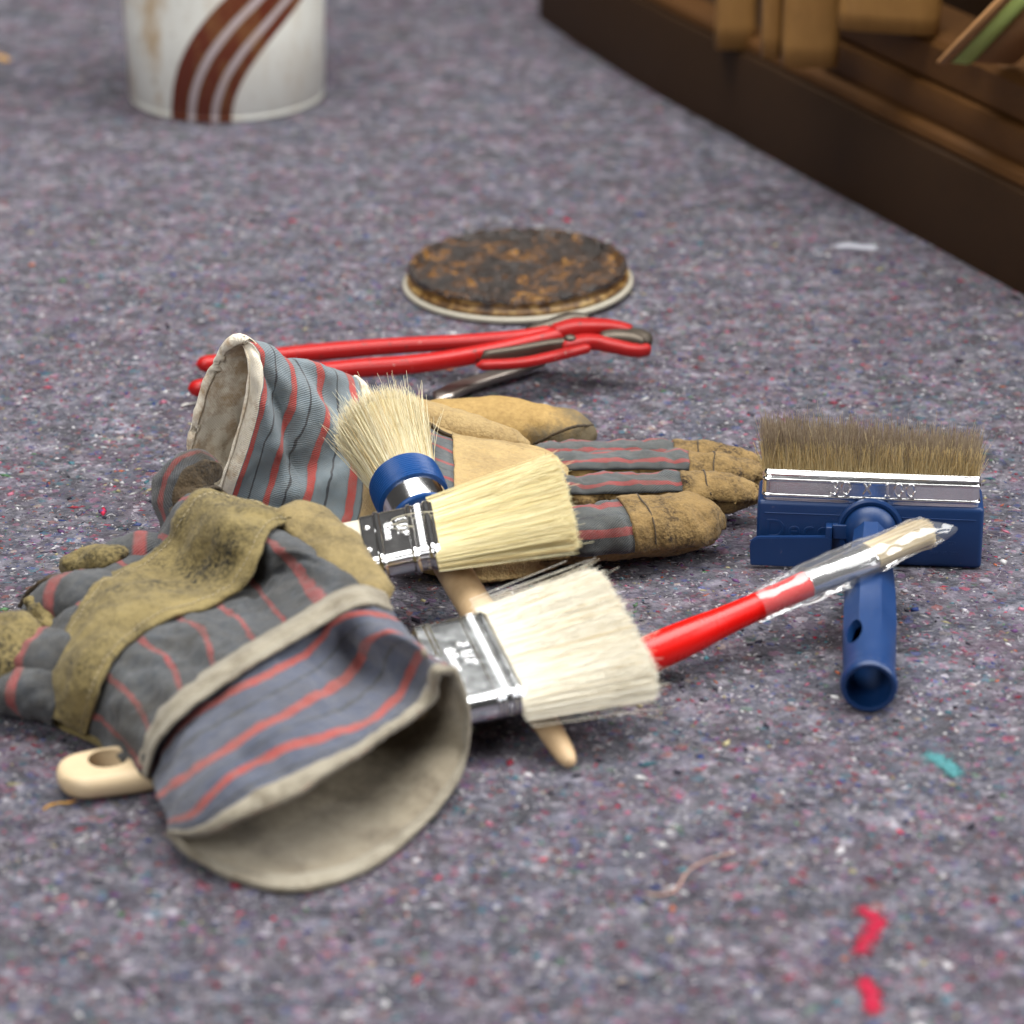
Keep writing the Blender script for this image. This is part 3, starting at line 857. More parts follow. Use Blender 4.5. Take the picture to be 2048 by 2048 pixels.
def rrect(w, t, r, n=64):
    """rounded rectangle w x t (mm), evenly sampled, centred"""
    pts = []
    for cx, cy, a0 in ((w / 2 - r, t / 2 - r, 0), (-w / 2 + r, t / 2 - r, 90), (-w / 2 + r, -t / 2 + r, 180), (w / 2 - r, -t / 2 + r, 270)):
        for k in range(9):
            a = math.radians(a0 + 90 * k / 8)
            pts.append((cx + r * math.cos(a), cy + r * math.sin(a)))
    P = np.array(pts + [pts[0]])
    s = np.concatenate([[0], np.cumsum(np.linalg.norm(np.diff(P, axis=0), axis=1))])
    ss = np.linspace(0, s[-1], n, endpoint=False)
    return np.stack([np.interp(ss, s, P[:, 0]), np.interp(ss, s, P[:, 1])], 1)

def text_part(name, body, size, M, mat, parent, ext=0.25, bev=0.12, spacing=1.0, align='CENTER'):
    c = bpy.data.curves.new(name, 'FONT')
    c.body = body; c.size = size * MM; c.extrude = ext * MM; c.bevel_depth = bev * MM; c.bevel_resolution = 2
    c.offset = -bev * 0.35 * MM; c.align_x = align; c.align_y = 'CENTER'; c.space_character = spacing; c.resolution_u = 4
    t = bpy.data.objects.new("tmp", c); COL.objects.link(t)
    bpy.context.view_layer.update()
    me = bpy.data.meshes.new_from_object(t.evaluated_get(bpy.context.evaluated_depsgraph_get()))
    bpy.data.objects.remove(t); bpy.data.curves.remove(c)
    me.transform(M)
    me.transform(Matrix.Translation(Vector(-root_loc(parent))))
    me.materials.clear(); me.materials.append(mat)
    me.polygons.foreach_set("use_smooth", np.ones(len(me.polygons), bool))
    me.name = name
    o = bpy.data.objects.new(name, me); COL.objects.link(o); o.parent = parent
    return autosmooth(o, 40)

def _arc(cx, cy, rx, ry, a0, a1, n=14):
    return [(cx + rx * math.cos(math.radians(a0 + (a1 - a0) * k / (n - 1))), cy + ry * math.sin(math.radians(a0 + (a1 - a0) * k / (n - 1)))) for k in range(n)]
GLYPH = {
 '0': (0.62, [_arc(0.31, 0.5, 0.29, 0.48, 0, 360, 24)]),
 '1': (0.5, [[(0.08, 0.78), (0.26, 0.98), (0.26, 0.02)], [(0.06, 0.0), (0.46, 0.0)]]),
 '2': (0.6, [_arc(0.29, 0.72, 0.26, 0.26, 170, -40) + [(0.04, 0.02), (0.58, 0.02)]]),
 '3': (0.6, [_arc(0.27, 0.75, 0.25, 0.24, 150, -80) + _arc(0.27, 0.26, 0.29, 0.27, 80, -150)]),
 '4': (0.62, [[(0.44, 0.0), (0.44, 1.0), (0.02, 0.32), (0.6, 0.32)]]),
 '6': (0.6, [[(0.48, 0.98), (0.2, 0.72), (0.05, 0.4)] + _arc(0.31, 0.28, 0.27, 0.28, 170, 530, 22)]),
 'X': (0.62, [[(0.02, 0.0), (0.6, 1.0)], [(0.02, 1.0), (0.6, 0.0)]]),
 'm': (0.84, [[(0.04, 0.0), (0.04, 0.62)], [(0.04, 0.5)] + _arc(0.21, 0.48, 0.17, 0.16, 150, 0, 8) + [(0.38, 0.0)], [(0.38, 0.48)] + _arc(0.56, 0.48, 0.17, 0.16, 150, 0, 8) + [(0.74, 0.0)]]),
 '/': (0.42, [[(0.0, -0.1), (0.38, 1.06)]]),
 '"': (0.3, [[(0.06, 1.0), (0.04, 0.72)], [(0.22, 1.0), (0.2, 0.72)]]),
 ' ': (0.4, []),
}
def pressed_text(name, body, cap, M, mat, parent, r=0.45, gap=0.2):
    """rounded letters pressed up from sheet metal; text plane is local XY, Z out of the sheet"""
    wtot = sum(GLYPH[c][0] + gap for c in body) - gap
    x = -wtot / 2
    Vs, Fs, k = [], [], 0
    for c in body:
        w, lines = GLYPH[c]
        for ln in lines:
            P = np.array([((x + a) * cap * MM, (b - 0.5) * cap * MM, 0.0) for a, b in ln])
            n = max(6, 5 * len(P)) if len(P) < 6 else 2 * len(P)
            d = np.concatenate([[0], np.cumsum(np.linalg.norm(np.diff(P, axis=0), axis=1))])
            t = np.linspace(0, d[-1], n)
            Q = np.stack([np.interp(t, d, P[:, q]) for q in range(3)], 1)
            T = np.gradient(Q, axis=0); T /= np.linalg.norm(T, axis=1, keepdims=True) + 1e-12
            Sd = np.stack([-T[:, 1], T[:, 0], np.zeros(n)], 1)
            a = np.linspace(0, 2 * math.pi, 8, endpoint=False)
            taper = np.ones(n); taper[0] = taper[-1] = 0.35
            G = Q[:, None] + Sd[:, None] * (np.cos(a)[None, :, None] * r * MM * taper[:, None, None]) + np.array([0, 0, 1.0]) * (np.sin(a)[None, :, None] * r * MM * taper[:, None, None])
            Vs.append(tw(M, G.reshape(-1, 3)))
            for i in range(n - 1):
                for j in range(8):
                    Fs.append((k + i * 8 + j, k + i * 8 + (j + 1) % 8, k + (i + 1) * 8 + (j + 1) % 8, k + (i + 1) * 8 + j))
            k += n * 8
        x += w + gap
    o = mesh_obj(name, np.vstack(Vs), Fs, mat, parent, True)
    bm = bmesh.new(); bm.from_mesh(o.data); bmesh.ops.recalc_face_normals(bm, faces=bm.faces); bm.to_mesh(o.data); bm.free()
    return o

def knurls(name, cs, dirs, nrm, L, wd, ht, mat, parent):
    """small raised pressed dashes, joined"""
    Vs = []; Fs = []
    base = np.array([(-1, 0, 0), (-0.7, 0.6, 0), (0.7, 0.6, 0), (1, 0, 0), (0.7, -0.6, 0), (-0.7, -0.6, 0), (-0.6, 0, 1), (0.6, 0, 1)])
    fs = [(0, 6, 1), (1, 6, 7, 2), (2, 7, 3), (3, 7, 4), (4, 7, 6, 5), (5, 6, 0)]
    k = 0
    for c, d, n in zip(cs, dirs, nrm):
        s = np.cross(n, d)
        Vs.append(c + base[:, 0:1] * d * L / 2 * MM + base[:, 1:2] * s * wd * MM + base[:, 2:3] * n * ht * MM)
        Fs += [tuple(i + k for i in f) for f in fs]; k += 8
    o = mesh_obj(name, np.vstack(Vs), Fs, mat, parent, True, kind="stuff")
    return o

def bristle_pack(name, roots, tips, colors, mat, parent, rad=(0.00011, 0.00019), seg=7, sag=0.0, wav=0.0006, core=None, stray=0.02, upv=(0, 0, 1)):
    N = len(roots)
    t = np.linspace(0, 1, seg)[None, :, None]
    D = tips - roots
    L = np.linalg.norm(D, axis=1, keepdims=True)
    mid = rng.normal(0, wav, (N, 1, 3))
    mid *= np.where(rng.uniform(0, 1, (N, 1, 1)) < stray, 6.0, 1.0)
    pts = roots[:, None, :] + D[:, None, :] * t + mid * (t * t) * (1.0) + np.array(upv)[None, None, :] * (-sag * t * t)
    r = rng.uniform(*rad, N)
    o = strands(name, pts, r, colors, mat, parent, "stuff", 0.5)
    if core is not None:
        G, col = core
        R, C = G.shape[:2]
        bm = bmesh.new(); bm.from_mesh(o.data)
        lay = bm.verts.layers.float_color["Col"]
        off = -root_loc(parent)
        vs = [[bm.verts.new(G[i, j] + off) for j in range(C)] for i in range(R)]
        for row in vs:
            for v in row: v[lay] = (*col, 1)
        for i in range(R - 1):
            for j in range(C):
                f = bm.faces.new((vs[i][j], vs[i][(j + 1) % C], vs[i + 1][(j + 1) % C], vs[i + 1][j])); f.smooth = True
        bm.faces.new(vs[-1])
        bm.to_mesh(o.data); bm.free()
    return o

def mixcol(a, b, t):
    return np.array(a)[None] * (1 - t[:, None]) + np.array(b)[None] * t[:, None]

def flat_brush(label, M, L, w, t, ribs, steel, bl, fy, fz, cols, N, lift=0.0, group="flat paint brushes"):
    """M: frame at the top middle of the ferrule mouth; X to the tips, Y away, Z up (mm inside)"""
    S_ = Matrix.Scale(MM, 4)
    root = thing("paint_brush", tw(M, [(-L * MM, 0, -t * MM)])[0], label, "paint brush", group)
    # ferrule with ribs pressed all round
    xs = np.unique(np.concatenate([np.linspace(-L, 0, 46)] + [np.linspace(c - wd * 0.75, c + wd * 0.75, 13) for c, wd, _ in ribs]))
    sec = rrect(w, t, t * 0.36, 88)
    nr = np.stack([np.roll(sec, -1, 0)[:, 1] - np.roll(sec, 1, 0)[:, 1], -(np.roll(sec, -1, 0)[:, 0] - np.roll(sec, 1, 0)[:, 0])], 1)
    nr /= np.linalg.norm(nr, axis=1, keepdims=True)
    rows = []
    for x in xs:
        o = 0.0
        for c, wd, h in ribs:
            u = abs(x - c) / (wd / 2)
            if u < 1.4: o = max(o, h * max(0.0, 1 - u ** 2.4) if u < 1 else 0.0)
        bow = 0.25 * math.cos(math.pi * x / L)
        p = sec + nr * o
        rows.append(np.stack([np.full(len(p), x), p[:, 0], p[:, 1] - t / 2 + bow * 0], 1))
    G = tw(M, np.array(rows) * MM)
    f = grid_mesh("ferrule", G, steel, root, wrap=True, flip=False)
    bm = bmesh.new(); bm.from_mesh(f.data); bmesh.ops.recalc_face_normals(bm, faces=bm.faces); bm.to_mesh(f.data); bm.free()
    m = f.modifiers.new("thickness", 'SOLIDIFY'); m.thickness = 0.0005; m.offset = -1
    # bristles
    pts = []
    while len(pts) < N:
        q = rng.uniform(-1, 1, (N * 2, 2))
        keep = (np.abs(q[:, 0]) ** 8 + np.abs(q[:, 1]) ** 6) < 1
        pts += list(q[keep])
    q = np.array(pts[:N])
    edge = rng.uniform(0, 1, N) < 0.7
    k = 1 / np.maximum((np.abs(q[:, 0]) ** 8 + np.abs(q[:, 1]) ** 6) ** (1 / 7), 1e-3)
    q = np.where(edge[:, None], q * (k * rng.uniform(0.93, 1.0, N))[:, None], q)
    rt = np.stack([np.full(N, -1.5), q[:, 0] * (w / 2 - 0.8), q[:, 1] * (t / 2 - 0.6) - t / 2], 1)
    ln = bl + rng.normal(0, 0.9, N) - rng.exponential(0.8, N) - 2.0 * np.abs(q[:, 0]) ** 4 * (rng.uniform(0, 1, N))
    stray = rng.uniform(0, 1, N) < 0.012
    tp = np.stack([ln, q[:, 0] * (w / 2) * fy + rng.normal(0, 0.5, N), (q[:, 1] * (t / 2) * fz - t / 2 + lift) + rng.normal(0, 0.45, N)], 1)
    tp[stray, 1] *= rng.uniform(1.0, 1.2, stray.sum()); tp[stray, 2] += rng.normal(0, 3.0, stray.sum())
    c0, c1, c2 = cols
    tt = rng.beta(1.6, 1.6, N)
    C = mixcol(c0, c1, tt)
    blond = rng.uniform(0, 1, N) < 0.14
    C[blond] = mixcol(c2, c1, rng.uniform(0, 0.7, blond.sum()))
    cg = []
    for x, u in ((-1.0, 0), (bl * 0.3, 0.3), (bl * 0.65, 0.65), (bl * 0.93, 0.93)):
        sc = rrect((w - 1.5) * (1 + (fy - 1) * u) - 0.8, max((t - 1.2) * (1 + (fz - 1) * u) - 0.8, 1.2), max((t - 1.2) * (1 + (fz - 1) * u) - 0.8, 1.2) * 0.45, 48)
        cg.append(np.stack([np.full(48, x), sc[:, 0], sc[:, 1] - t / 2 + lift * u * u], 1))
    core = (tw(M, np.array(cg) * MM), tuple(np.array(c1) * 0.5 + np.array(c0) * 0.5))
    bristle_pack("bristles", tw(M, rt * MM), tw(M, tp * MM), C, M_BRISTLE, root, core=core)
    return root, f

def board_handle(name, path, widths, th, mat, parent, hole=None, n=70, up=(0, 0, 1)):
    """flat wooden handle: rounded slab swept along a path, widths in mm, rounded end"""
    P = catmull(path, n)
    Wd = catmull_u(np.array([(w, w) for w in widths]), n)[:, 0]
    Th = catmull_u(np.array([(w, w) for w in th]), n)[:, 0]
    T, Sd, Nn = frames_along(P, up)
    rows = []
    t = np.linspace(0, 1, n)
    t = np.where(t < 0.7, t / 0.7 * 0.93, 0.93 + 0.07 * np.sin((t - 0.7) / 0.3 * math.pi / 2))
    for v in t:
        x = v * (n - 1); i = min(int(x), n - 2); f = x - i
        p = P[i] * (1 - f) + P[i + 1] * f; s = Sd[i]; nn = Nn[i]
        w = Wd[i] * (1 - f) + Wd[i + 1] * f; h = Th[i] * (1 - f) + Th[i + 1] * f
        e = max(0.0, (v - 0.93) / 0.07)
        k = math.sqrt(max(1 - e ** 2, 0.0005)); kh = math.sqrt(max(1 - e ** 6, 0.0005))
        sec = rrect(max(w * k, 0.3), max(h * kh, 0.2), min(max(h * kh, 0.2), max(w * k, 0.3)) * 0.46, 40)
        rows.append(p + s[None] * sec[:, 0:1] * MM + nn[None] * sec[:, 1:2] * MM)
    o = grid_mesh(name, np.array(rows), mat, parent, wrap=True, close0=True, close1=True)
    bm = bmesh.new(); bm.from_mesh(o.data); bmesh.ops.recalc_face_normals(bm, faces=bm.faces); bm.to_mesh(o.data); bm.free()
    return o

# the round brush's handle slopes from its tip on the felt up to the head; both flat brushes rest on it
Tt = W(1143, 1530, 3.6); Rr = W(843, 1036, 32)
def on_handle(py):
    for k in np.linspace(0, 1, 400):
        p = Tt + (Rr - Tt) * k
        if project(p)[1] < py: return p[2] * 1000
H60 = on_handle(1400) + 4.6 + 12.2
H40 = on_handle(1120) + 7.6 + 11.6
print("rest heights", H60, H40)
# ---- 40 mm brush with cream lacquered handle
M40, L40 = flat_frame((858, 996), (877, 1098), H40, 40, (716, 1027))
T40 = 11.5
b40, f40 = flat_brush("smaller cream handled flat paint brush marked 40mm, lying across the round brush", M40, L40, 40, T40,
                      [(-L40 * 0.765, 3.2, 1.0), (-L40 * 0.315, 3.0, 1.0), (-L40 * 0.07, 3.8, 0.95)], M_STEEL, 59, 1.30, 1.35,
                      (S(242, 227, 168), S(252, 245, 206), S(216, 186, 118)), 6500, lift=1.5)
Mm40 = M40 @ Matrix.Scale(MM, 4)
def on_top(M, x, y, z=0.0, rot=0.0):
    return M @ Matrix.Translation(Vector((x * MM, y * MM, z * MM))) @ Matrix.Rotation(math.radians(rot), 4, 'Z')
def nails(M, L, xs_ys, parent, r=1.5):
    for x, y in xs_ys:
        bm = bmesh.new(); bmesh.ops.create_uvsphere(bm, u_segments=16, v_segments=10, radius=r * MM)
        bm.transform(M @ Matrix.Translation(Vector((x * MM, y * MM, 0.0))) @ Matrix.Diagonal((1, 1, 0.6, 1)))
        bm_obj("nail", bm, M_STEEL, parent)
nails(M40, L40, [(-L40 * 0.915, 8.0), (-L40 * 0.93, -9.0)], f40)
pressed_text("size_lettering", "1 1/2\"", 4.2, on_top(M40, -L40 * 0.44, 3.0, 0.05, -90), M_STEEL, f40, 0.36, 0.12)
pressed_text("size_lettering", "40mm", 4.0, on_top(M40, -L40 * 0.625, 2.0, 0.05, -90), M_STEEL, f40, 0.36, 0.14)
def knurl_band(M, x, w, t, parent, pitch=2.0, L=3.4, mat=None):
    cs, ds, ns = [], [], []
    X = np.array(M.col[0][:3]); Y = np.array(M.col[1][:3]); Z = np.array(M.col[2][:3])
    y = -w / 2 + 3
    while y < w / 2 - 2:
        cs.append(tw(M, [(x * MM, y * MM, 0.0)])[0]); ds.append(unit(X + Y * 0.12)); ns.append(Z); y += pitch
    for z in (-t * 0.36, -t * 0.55, -t * 0.72):
        cs.append(tw(M, [(x * MM, -w / 2 * MM, z * MM)])[0]); ds.append(unit(X - Z * 0.5)); ns.append(-Y)
    return knurls("knurling", cs, ds, ns, L, 0.42, 0.4, mat or M_STEEL, parent)
knurl_band(M40, -L40 * 0.19, 40, T40, f40)
hp = tw(M40, np.array([(-L40 + 4, 0, -T40 / 2), (-L40 - 6, 0, -T40 / 2), (-L40 - 14, 0, -T40 / 2), (-L40 - 28, 0, -T40 / 2 - 1), (-L40 - 55, 0, -T40 / 2 - 3), (-L40 - 100, 0, -T40 / 2 - 7), (-L40 - 128, 0, -T40 / 2 - 10)]) * MM)
board_handle("handle", hp, [38.6, 38.6, 32, 20, 15, 22, 20], [10.4, 10.4, 10, 10, 10, 10, 9], M_CREAM, b40, up=tuple(M40.col[2][:3]))
# a stray bristle looped over the ferrule
Pst = tw(M40, np.array([(3, 7, 0.6), (-4, 8.5, 1.2), (-12, 9, 1.4), (-17.5, 7.5, 1.5), (-17.5, 4.5, 1.3), (-11, 0.5, 1.1), (-8.5, -0.5, 1.2)]) * MM)
strands("stray_bristle", catmull(Pst, 24)[None], [0.00016], np.array([S(244, 236, 206)]), M_BRISTLE, b40, None, 0.7)

# ---- 60 mm brush with plain wooden handle
M60, L60 = flat_frame((963, 1217), (1050, 1388), H60, 60, (822, 1247))
T60 = 12.5
b60, f60 = flat_brush("larger white bristled flat paint brush with bare wooden handle under the front glove", M60, L60, 60, T60,
                      [(-L60 * 0.83, 2.6, 0.75), (-L60 * 0.335, 1.7, 0.65), (-L60 * 0.27, 1.5, 0.6), (-L60 * 0.125, 1.5, 0.6), (-L60 * 0.045, 2.6, 0.75)], M_STEEL2, 54.5, 1.15, 1.3,
                      (S(244, 236, 214), S(251, 248, 236), S(232, 212, 166)), 8000, lift=2.0)
nails(M60, L60, [(-L60 * 0.92, 5)], f60)
pressed_text("size_lettering", "2 1/2\"", 4.6, on_top(M60, -L60 * 0.47, 3.0, 0.05, -90), M_STEEL, f60, 0.42, 0.14)
pressed_text("size_lettering", "60mm", 4.4, on_top(M60, -L60 * 0.67, 1.0, 0.05, -90), M_STEEL, f60, 0.42, 0.16)
knurl_band(M60, -L60 * 0.198, 60, T60, f60, pitch=2.1, L=3.2, mat=M_STEEL2)
bk = tw(M60, np.array([(-L60 + 4, 0, -T60 / 2), (-L60 - 8, 0, -T60 / 2), (-L60 - 18, -1, -T60 / 2)]) * MM)
ends = [W(560, 1462, 10), W(400, 1505, 7), W(280, 1534, 6), W(190, 1548, 6), W(116, 1562, 6)]
h60 = board_handle("handle", np.vstack([bk, ends]), [54, 52, 40, 22, 24, 30, 30, 27], [11, 11, 10, 10, 10, 10, 10, 9], M_PALEWOOD, b60, n=90)
cut = bmesh.new()
bmesh.ops.create_cone(cut, cap_ends=True, segments=32, radius1=0.0052, radius2=0.0052, depth=0.04)
hc = W(212, 1534, 7)
cut.transform(Matrix.Translation(Vector(hc)) @ Matrix.Rotation(math.radians(12), 4, 'Y') @ Matrix.Diagonal((1.5, 1.5, 1, 1)))
boolean_cut(h60, [cut]); autosmooth(h60, 40)

# ---- round brush
ax = unit(Rr - Tt); LH = np.linalg.norm(Rr - Tt) * 1000
print("round handle length", LH)
sx = unit(np.cross(np.array([0, 0, 1.0]), ax)); sy = np.cross(ax, sx)
MR = Mframe(sx, sy, ax, Tt)
hk = math.radians(9)
ax2 = unit(ax * math.cos(hk) + sy * math.sin(hk)); sy2 = np.cross(ax2, sx)
MH2 = Mframe(sx, sy2, ax2, Rr - ax2 * LH * MM) @ Matrix.Diagonal((0.94, 0.94, 1, 1))
rb = thing("round_brush", Tt, "round paint brush with blue bound head and beech handle running under two flat brushes", "paint brush")
prof = [(0.05, 0.0), (1.6, 0.5), (2.8, 2), (4.0, 6), (4.7, 13), (5.3, 24), (5.9, 40), (6.8, 60), (7.7, 85), (7.8, 110), (7.6, LH - 25), (7.6, LH - 8), (7.9, LH - 2)]
lathe("handle", prof, M_BEECH, rb, MR, 48)
lathe("back_cap", [(6.5, LH - 2.5), (12.5, LH - 2.4), (15.0, LH - 2.1), (16.1, LH - 1.3), (16.3, LH - 0.5), (15.6, LH + 0.2), (14, LH + 0.5)], M_BLUEBAND, rb, MH2)
lathe("ferrule", [(14.5, LH + 0.3), (15.6, LH + 0.5), (15.8, LH + 2), (16.1, LH + 8), (16.2, LH + 14), (15, LH + 14.4)], M_STEEL, rb, MH2)
wp = [(14.8, LH + 11.6), (16.8, LH + 11.7)]
for k in range(60):
    x = k / 59
    wp.append((17.1 + 0.9 * math.sin(math.pi * (0.1 + 0.8 * x)) ** 0.6 + 0.2 * math.sin(k * 2 * math.pi / 5), LH + 11.8 + 15.0 * x))
wp += [(15, LH + 27)]
wrapo = lathe("cord_binding", wp, M_BLUEBAND, rb, MH2)
for v in wrapo.data.vertices:
    v.co += Vector(sx) * 0.00012 * mnoise.noise(v.co * 700) + Vector(sy) * 0.00012 * mnoise.noise(v.co * 650 + Vector((3, 1, 2)))
N = 5200
aa = rng.uniform(0, 2 * math.pi, N); rr = np.sqrt(rng.uniform(0.1, 1, N)) * np.where(rng.uniform(0, 1, N) < 0.5, 1, 0.97)
rt = np.stack([rr * 15.6 * np.cos(aa), rr * 15.6 * np.sin(aa), np.full(N, LH + 24.0)], 1)
ln = 41 + 6 * (1 - rr ** 2) + rng.normal(0, 1.8, N)
fl = 1.46 + rng.normal(0, 0.045, N)
tp = np.stack([rr * 15.6 * fl * np.cos(aa) + rng.normal(0, 0.9, N), rr * 15.6 * fl * np.sin(aa) + rng.normal(0, 0.9, N) + 3, LH + 24 + ln], 1)
cl = rng.integers(0, 60, N); off = rng.normal(0, 1.5, (60, 2)); tp[:, :2] += off[cl] * 0.5
st = rng.uniform(0, 1, N) < 0.014
tp[st, :2] *= 1.28; tp[st, 2] += rng.uniform(0, 7, st.sum())
C = mixcol(S(238, 224, 176), S(252, 247, 222), rng.beta(1.5, 1.5, N))
bd = rng.uniform(0, 1, N) < 0.1; C[bd] = S(222, 194, 132)
cg = []
for z, u in ((0, 0), (14, 0.32), (28, 0.64), (37, 0.86), (40, 0.93)):
    a = np.linspace(0, 2 * math.pi, 40, endpoint=False); r_ = 14.6 * (1 + 0.42 * u) * (1 if u < 0.9 else 0.75)
    cg.append(np.stack([r_ * np.cos(a), r_ * np.sin(a) + 3 * u, np.full(40, LH + 24 + z)], 1))
bristle_pack("bristles", tw(MH2, rt * MM), tw(MH2, tp * MM), C, M_BRISTLE, rb, wav=0.0009, core=(tw(MH2, np.array(cg) * MM), S(226, 210, 160)), stray=0.05)

# ---- block brush standing on its back edge, handle towards the viewer
bl0 = W(1511, 1121, 0.6); bl1 = W(1962, 1139, 0.6)
Xb = unit(bl1 - bl0); Zb = np.array([0, 0, 1.0]); Yb = np.cross(Zb, Xb)
BW = np.linalg.norm(bl1 - bl0) * 1000
print("block width", BW)
# lean the face back a few degrees
lean = math.radians(4)
Zb2 = unit(Zb * math.cos(lean) + Yb * math.sin(lean)); Yb2 = np.cross(Zb2, Xb)
MB = Mframe(Xb, Yb2, Zb2, bl0)
bb = thing("block_brush", bl0, "navy blue block brush marked 30 X 100 standing with its brown bristles up", "brush")
def rbox(name, x0, x1, y0, y1, z0, z1, r, mat, parent, M=MB, seg=4):
    bm = bmesh.new()
    bmesh.ops.create_cube(bm, size=1.0)
    for v in bm.verts:
        v.co = Vector(((x0 + x1) / 2 + v.co.x * (x1 - x0), (y0 + y1) / 2 + v.co.y * (y1 - y0), (z0 + z1) / 2 + v.co.z * (z1 - z0))) * MM
    bmesh.ops.bevel(bm, geom=list(bm.edges), offset=r * MM, segments=seg, profile=0.5, affect='EDGES')
    return autosmooth(bm_obj(name, bm, mat, parent, M), 50)
BH = 29.5
body = rbox("block", 0, BW, 0, 31, 0, BH, 2.2, M_BLUE, bb)
rbox("face_line", 3.5, BW - 3.5, -0.35, 1.5, BH - 6.2, BH - 5.6, 0.2, M_BLUE, body)
text_part("embossed_lettering", "Deco", 12.8, MB @ Matrix.Translation(Vector((19 * MM, 0.1 * MM, 15.6 * MM))) @ Matrix.Rotation(math.radians(90), 4, 'X'), M_BLUE, body, 0.3, 0.15, 1.12)
for (x, z, s_, b_) in ((BW - 17, 17.6, 2.3, "TYPE 20"), (BW - 17, 12.2, 2.3, "1886 CO"), (BW - 17, 7.2, 2.3, "DEF NR 2077")):
    text_part("moulded_lettering", b_, s_, MB @ Matrix.Translation(Vector((x * MM, 0.1 * MM, z * MM))) @ Matrix.Rotation(math.radians(90), 4, 'X'), M_BLUE, body, 0.12, 0.06, 1.1)
# ferrule: thin tin with ribs
FH = 14.5
sec = rrect(BW - 5.0, 28.5, 2.2, 160)
zs = np.unique(np.concatenate([np.linspace(0, FH, 20), np.linspace(2.2, 6.0, 18), np.linspace(FH - 4.8, FH, 24)]))
rows = []
for z in zs:
    o = 0
    for c, wd, h in ((2.9, 1.6, 0.7), (FH - 4.1, 1.4, 0.6),):
        u = abs(z - c) / (wd / 2)
        if u < 1: o = max(o, h * (1 - u ** 2))
    k = 1 + 2 * o / 28.5
    p = sec * np.array([1 + 2 * o / (BW - 5), k])
    bow = 0.9 * (1 - (2 * sec[:, 0] / (BW - 5)) ** 2) * np.sign(-sec[:, 1])   # the sheet bulges a little
    back = 2.6 * max(0.0, (z - (FH - 3.4)) / 3.4) ** 1.4 - 0.45 * math.exp(-((z - (FH - 1.7)) / 0.45) ** 2)   # the top rolls back
    lo = np.clip(-p[:, 1] / 14.25, 0, 1)
    rows.append(np.stack([p[:, 0] + BW / 2, p[:, 1] + 15.5 - bow * 0.4 + back * lo, np.full(len(p), BH - 0.5 + z)], 1))
fb = grid_mesh("ferrule", tw(MB, np.array(rows) * MM), M_STEEL, bb, wrap=True)
m_ = fb.modifiers.new("thickness", 'SOLIDIFY'); m_.thickness = 0.0005; m_.offset = -1
pressed_text("size_lettering", "30 X 100", 6.2, MB @ Matrix.Translation(Vector(((BW * 0.505) * MM, 0.66 * MM, (BH + 7.0) * MM))) @ Matrix.Rotation(math.radians(90), 4, 'X'), M_STEEL, fb, 0.62, 0.26)
# bristles: blond at the root, brown above, standing up
N = 7500
x = rng.uniform(2.5, BW - 3.5, N); y = np.where(rng.uniform(0, 1, N) < 0.4, rng.uniform(4.6, 8, N), rng.uniform(4.6, 29, N))
rt = np.stack([x, y, np.full(N, BH + FH - 3)], 1)
cx = (x - BW / 2) / (BW / 2)
front = (rng.uniform(0, 1, N) < 0.72) & (y < 9.5)
h = 16.5 - 2.6 * cx + rng.normal(0, 1.7, N) + 1.2 * np.sin(x * 0.5) * rng.uniform(0, 1, N)
h = np.where(front, rng.uniform(6, 15, N), h)
tp = np.stack([x + cx * 2.0 + rng.normal(0, 1.6, N), y + 3 + (y - 15) * 0.16 + rng.normal(0, 1.6, N), BH + FH - 3 + h], 1)
stb = rng.uniform(0, 1, N) < 0.012
tp[stb, 2] += rng.uniform(3, 9, stb.sum()); tp[stb, 0] += rng.normal(0, 3, stb.sum())
seg = 6
t = np.linspace(0, 1, seg)
A = tw(MB, rt * MM); B = tw(MB, tp * MM)
pts = A[:, None] + (B - A)[:, None] * t[None, :, None] + rng.normal(0, 0.0008, (N, 1, 3)) * (t ** 2)[None, :, None]
root_c = mixcol(S(214, 188, 130), S(244, 226, 174), rng.uniform(0, 1, N)); tip_c = mixcol(S(130, 110, 90), S(192, 174, 148), rng.uniform(0, 1, N))
root_c = np.where(front[:, None], mixcol(S(226, 200, 140), S(248, 230, 180), rng.uniform(0, 1, N)), root_c)
tip_c = np.where(front[:, None], root_c, tip_c)
kk = np.clip((t[None, :] * rng.uniform(0.9, 1.25, (N, 1)) - 0.22) / 0.42, 0, 1)[:, :, None]
cc = root_c[:, None] * (1 - kk) + tip_c[:, None] * kk
strands("bristles", pts, rng.uniform(0.0001, 0.00018, N), cc, M_BRISTLE, bb, "stuff", 0.5)
# joint, lever and hollow handle
hb = tw(MB, [(BW * 0.503 * MM, 0, 17.5 * MM)])[0]
he = W(1738, 1376, 12.3)
d = unit(he - hb); LHd = np.linalg.norm(he - hb) * 1000
print("block handle length", LHd)
ux = unit(np.cross(d, np.array([0, 0, 1.0]))); uy = np.cross(ux, d)     # ux sideways, uy up
MH = Mframe(ux, uy, d, hb)
jm = Mframe(Xb, Zb2, -Yb2, hb)
lathe("joint_ring", [(9.5, -0.5), (14.6, -0.5), (15.2, 0.6), (15, 2.2), (14, 2.8), (12.6, 2.4), (12.2, 0.2)], M_BLUE, bb, jm, 64)
lathe("joint_dome", [(12.4, -0.3), (12.4, 1.5), (11.6, 3.6), (10.2, 5.6), (8, 7.6), (4, 9.2), (0.1, 9.6)], M_BLUE, bb, jm, 64)
bm = bmesh.new()
outl = [(-2.2, -0.5), (30.5, -0.5), (34.5, 3.0), (34.5, 13.8), (32.5, 14.8), (0.8, 13.3), (-1.6, 12.0), (-2.8, 9.5)]
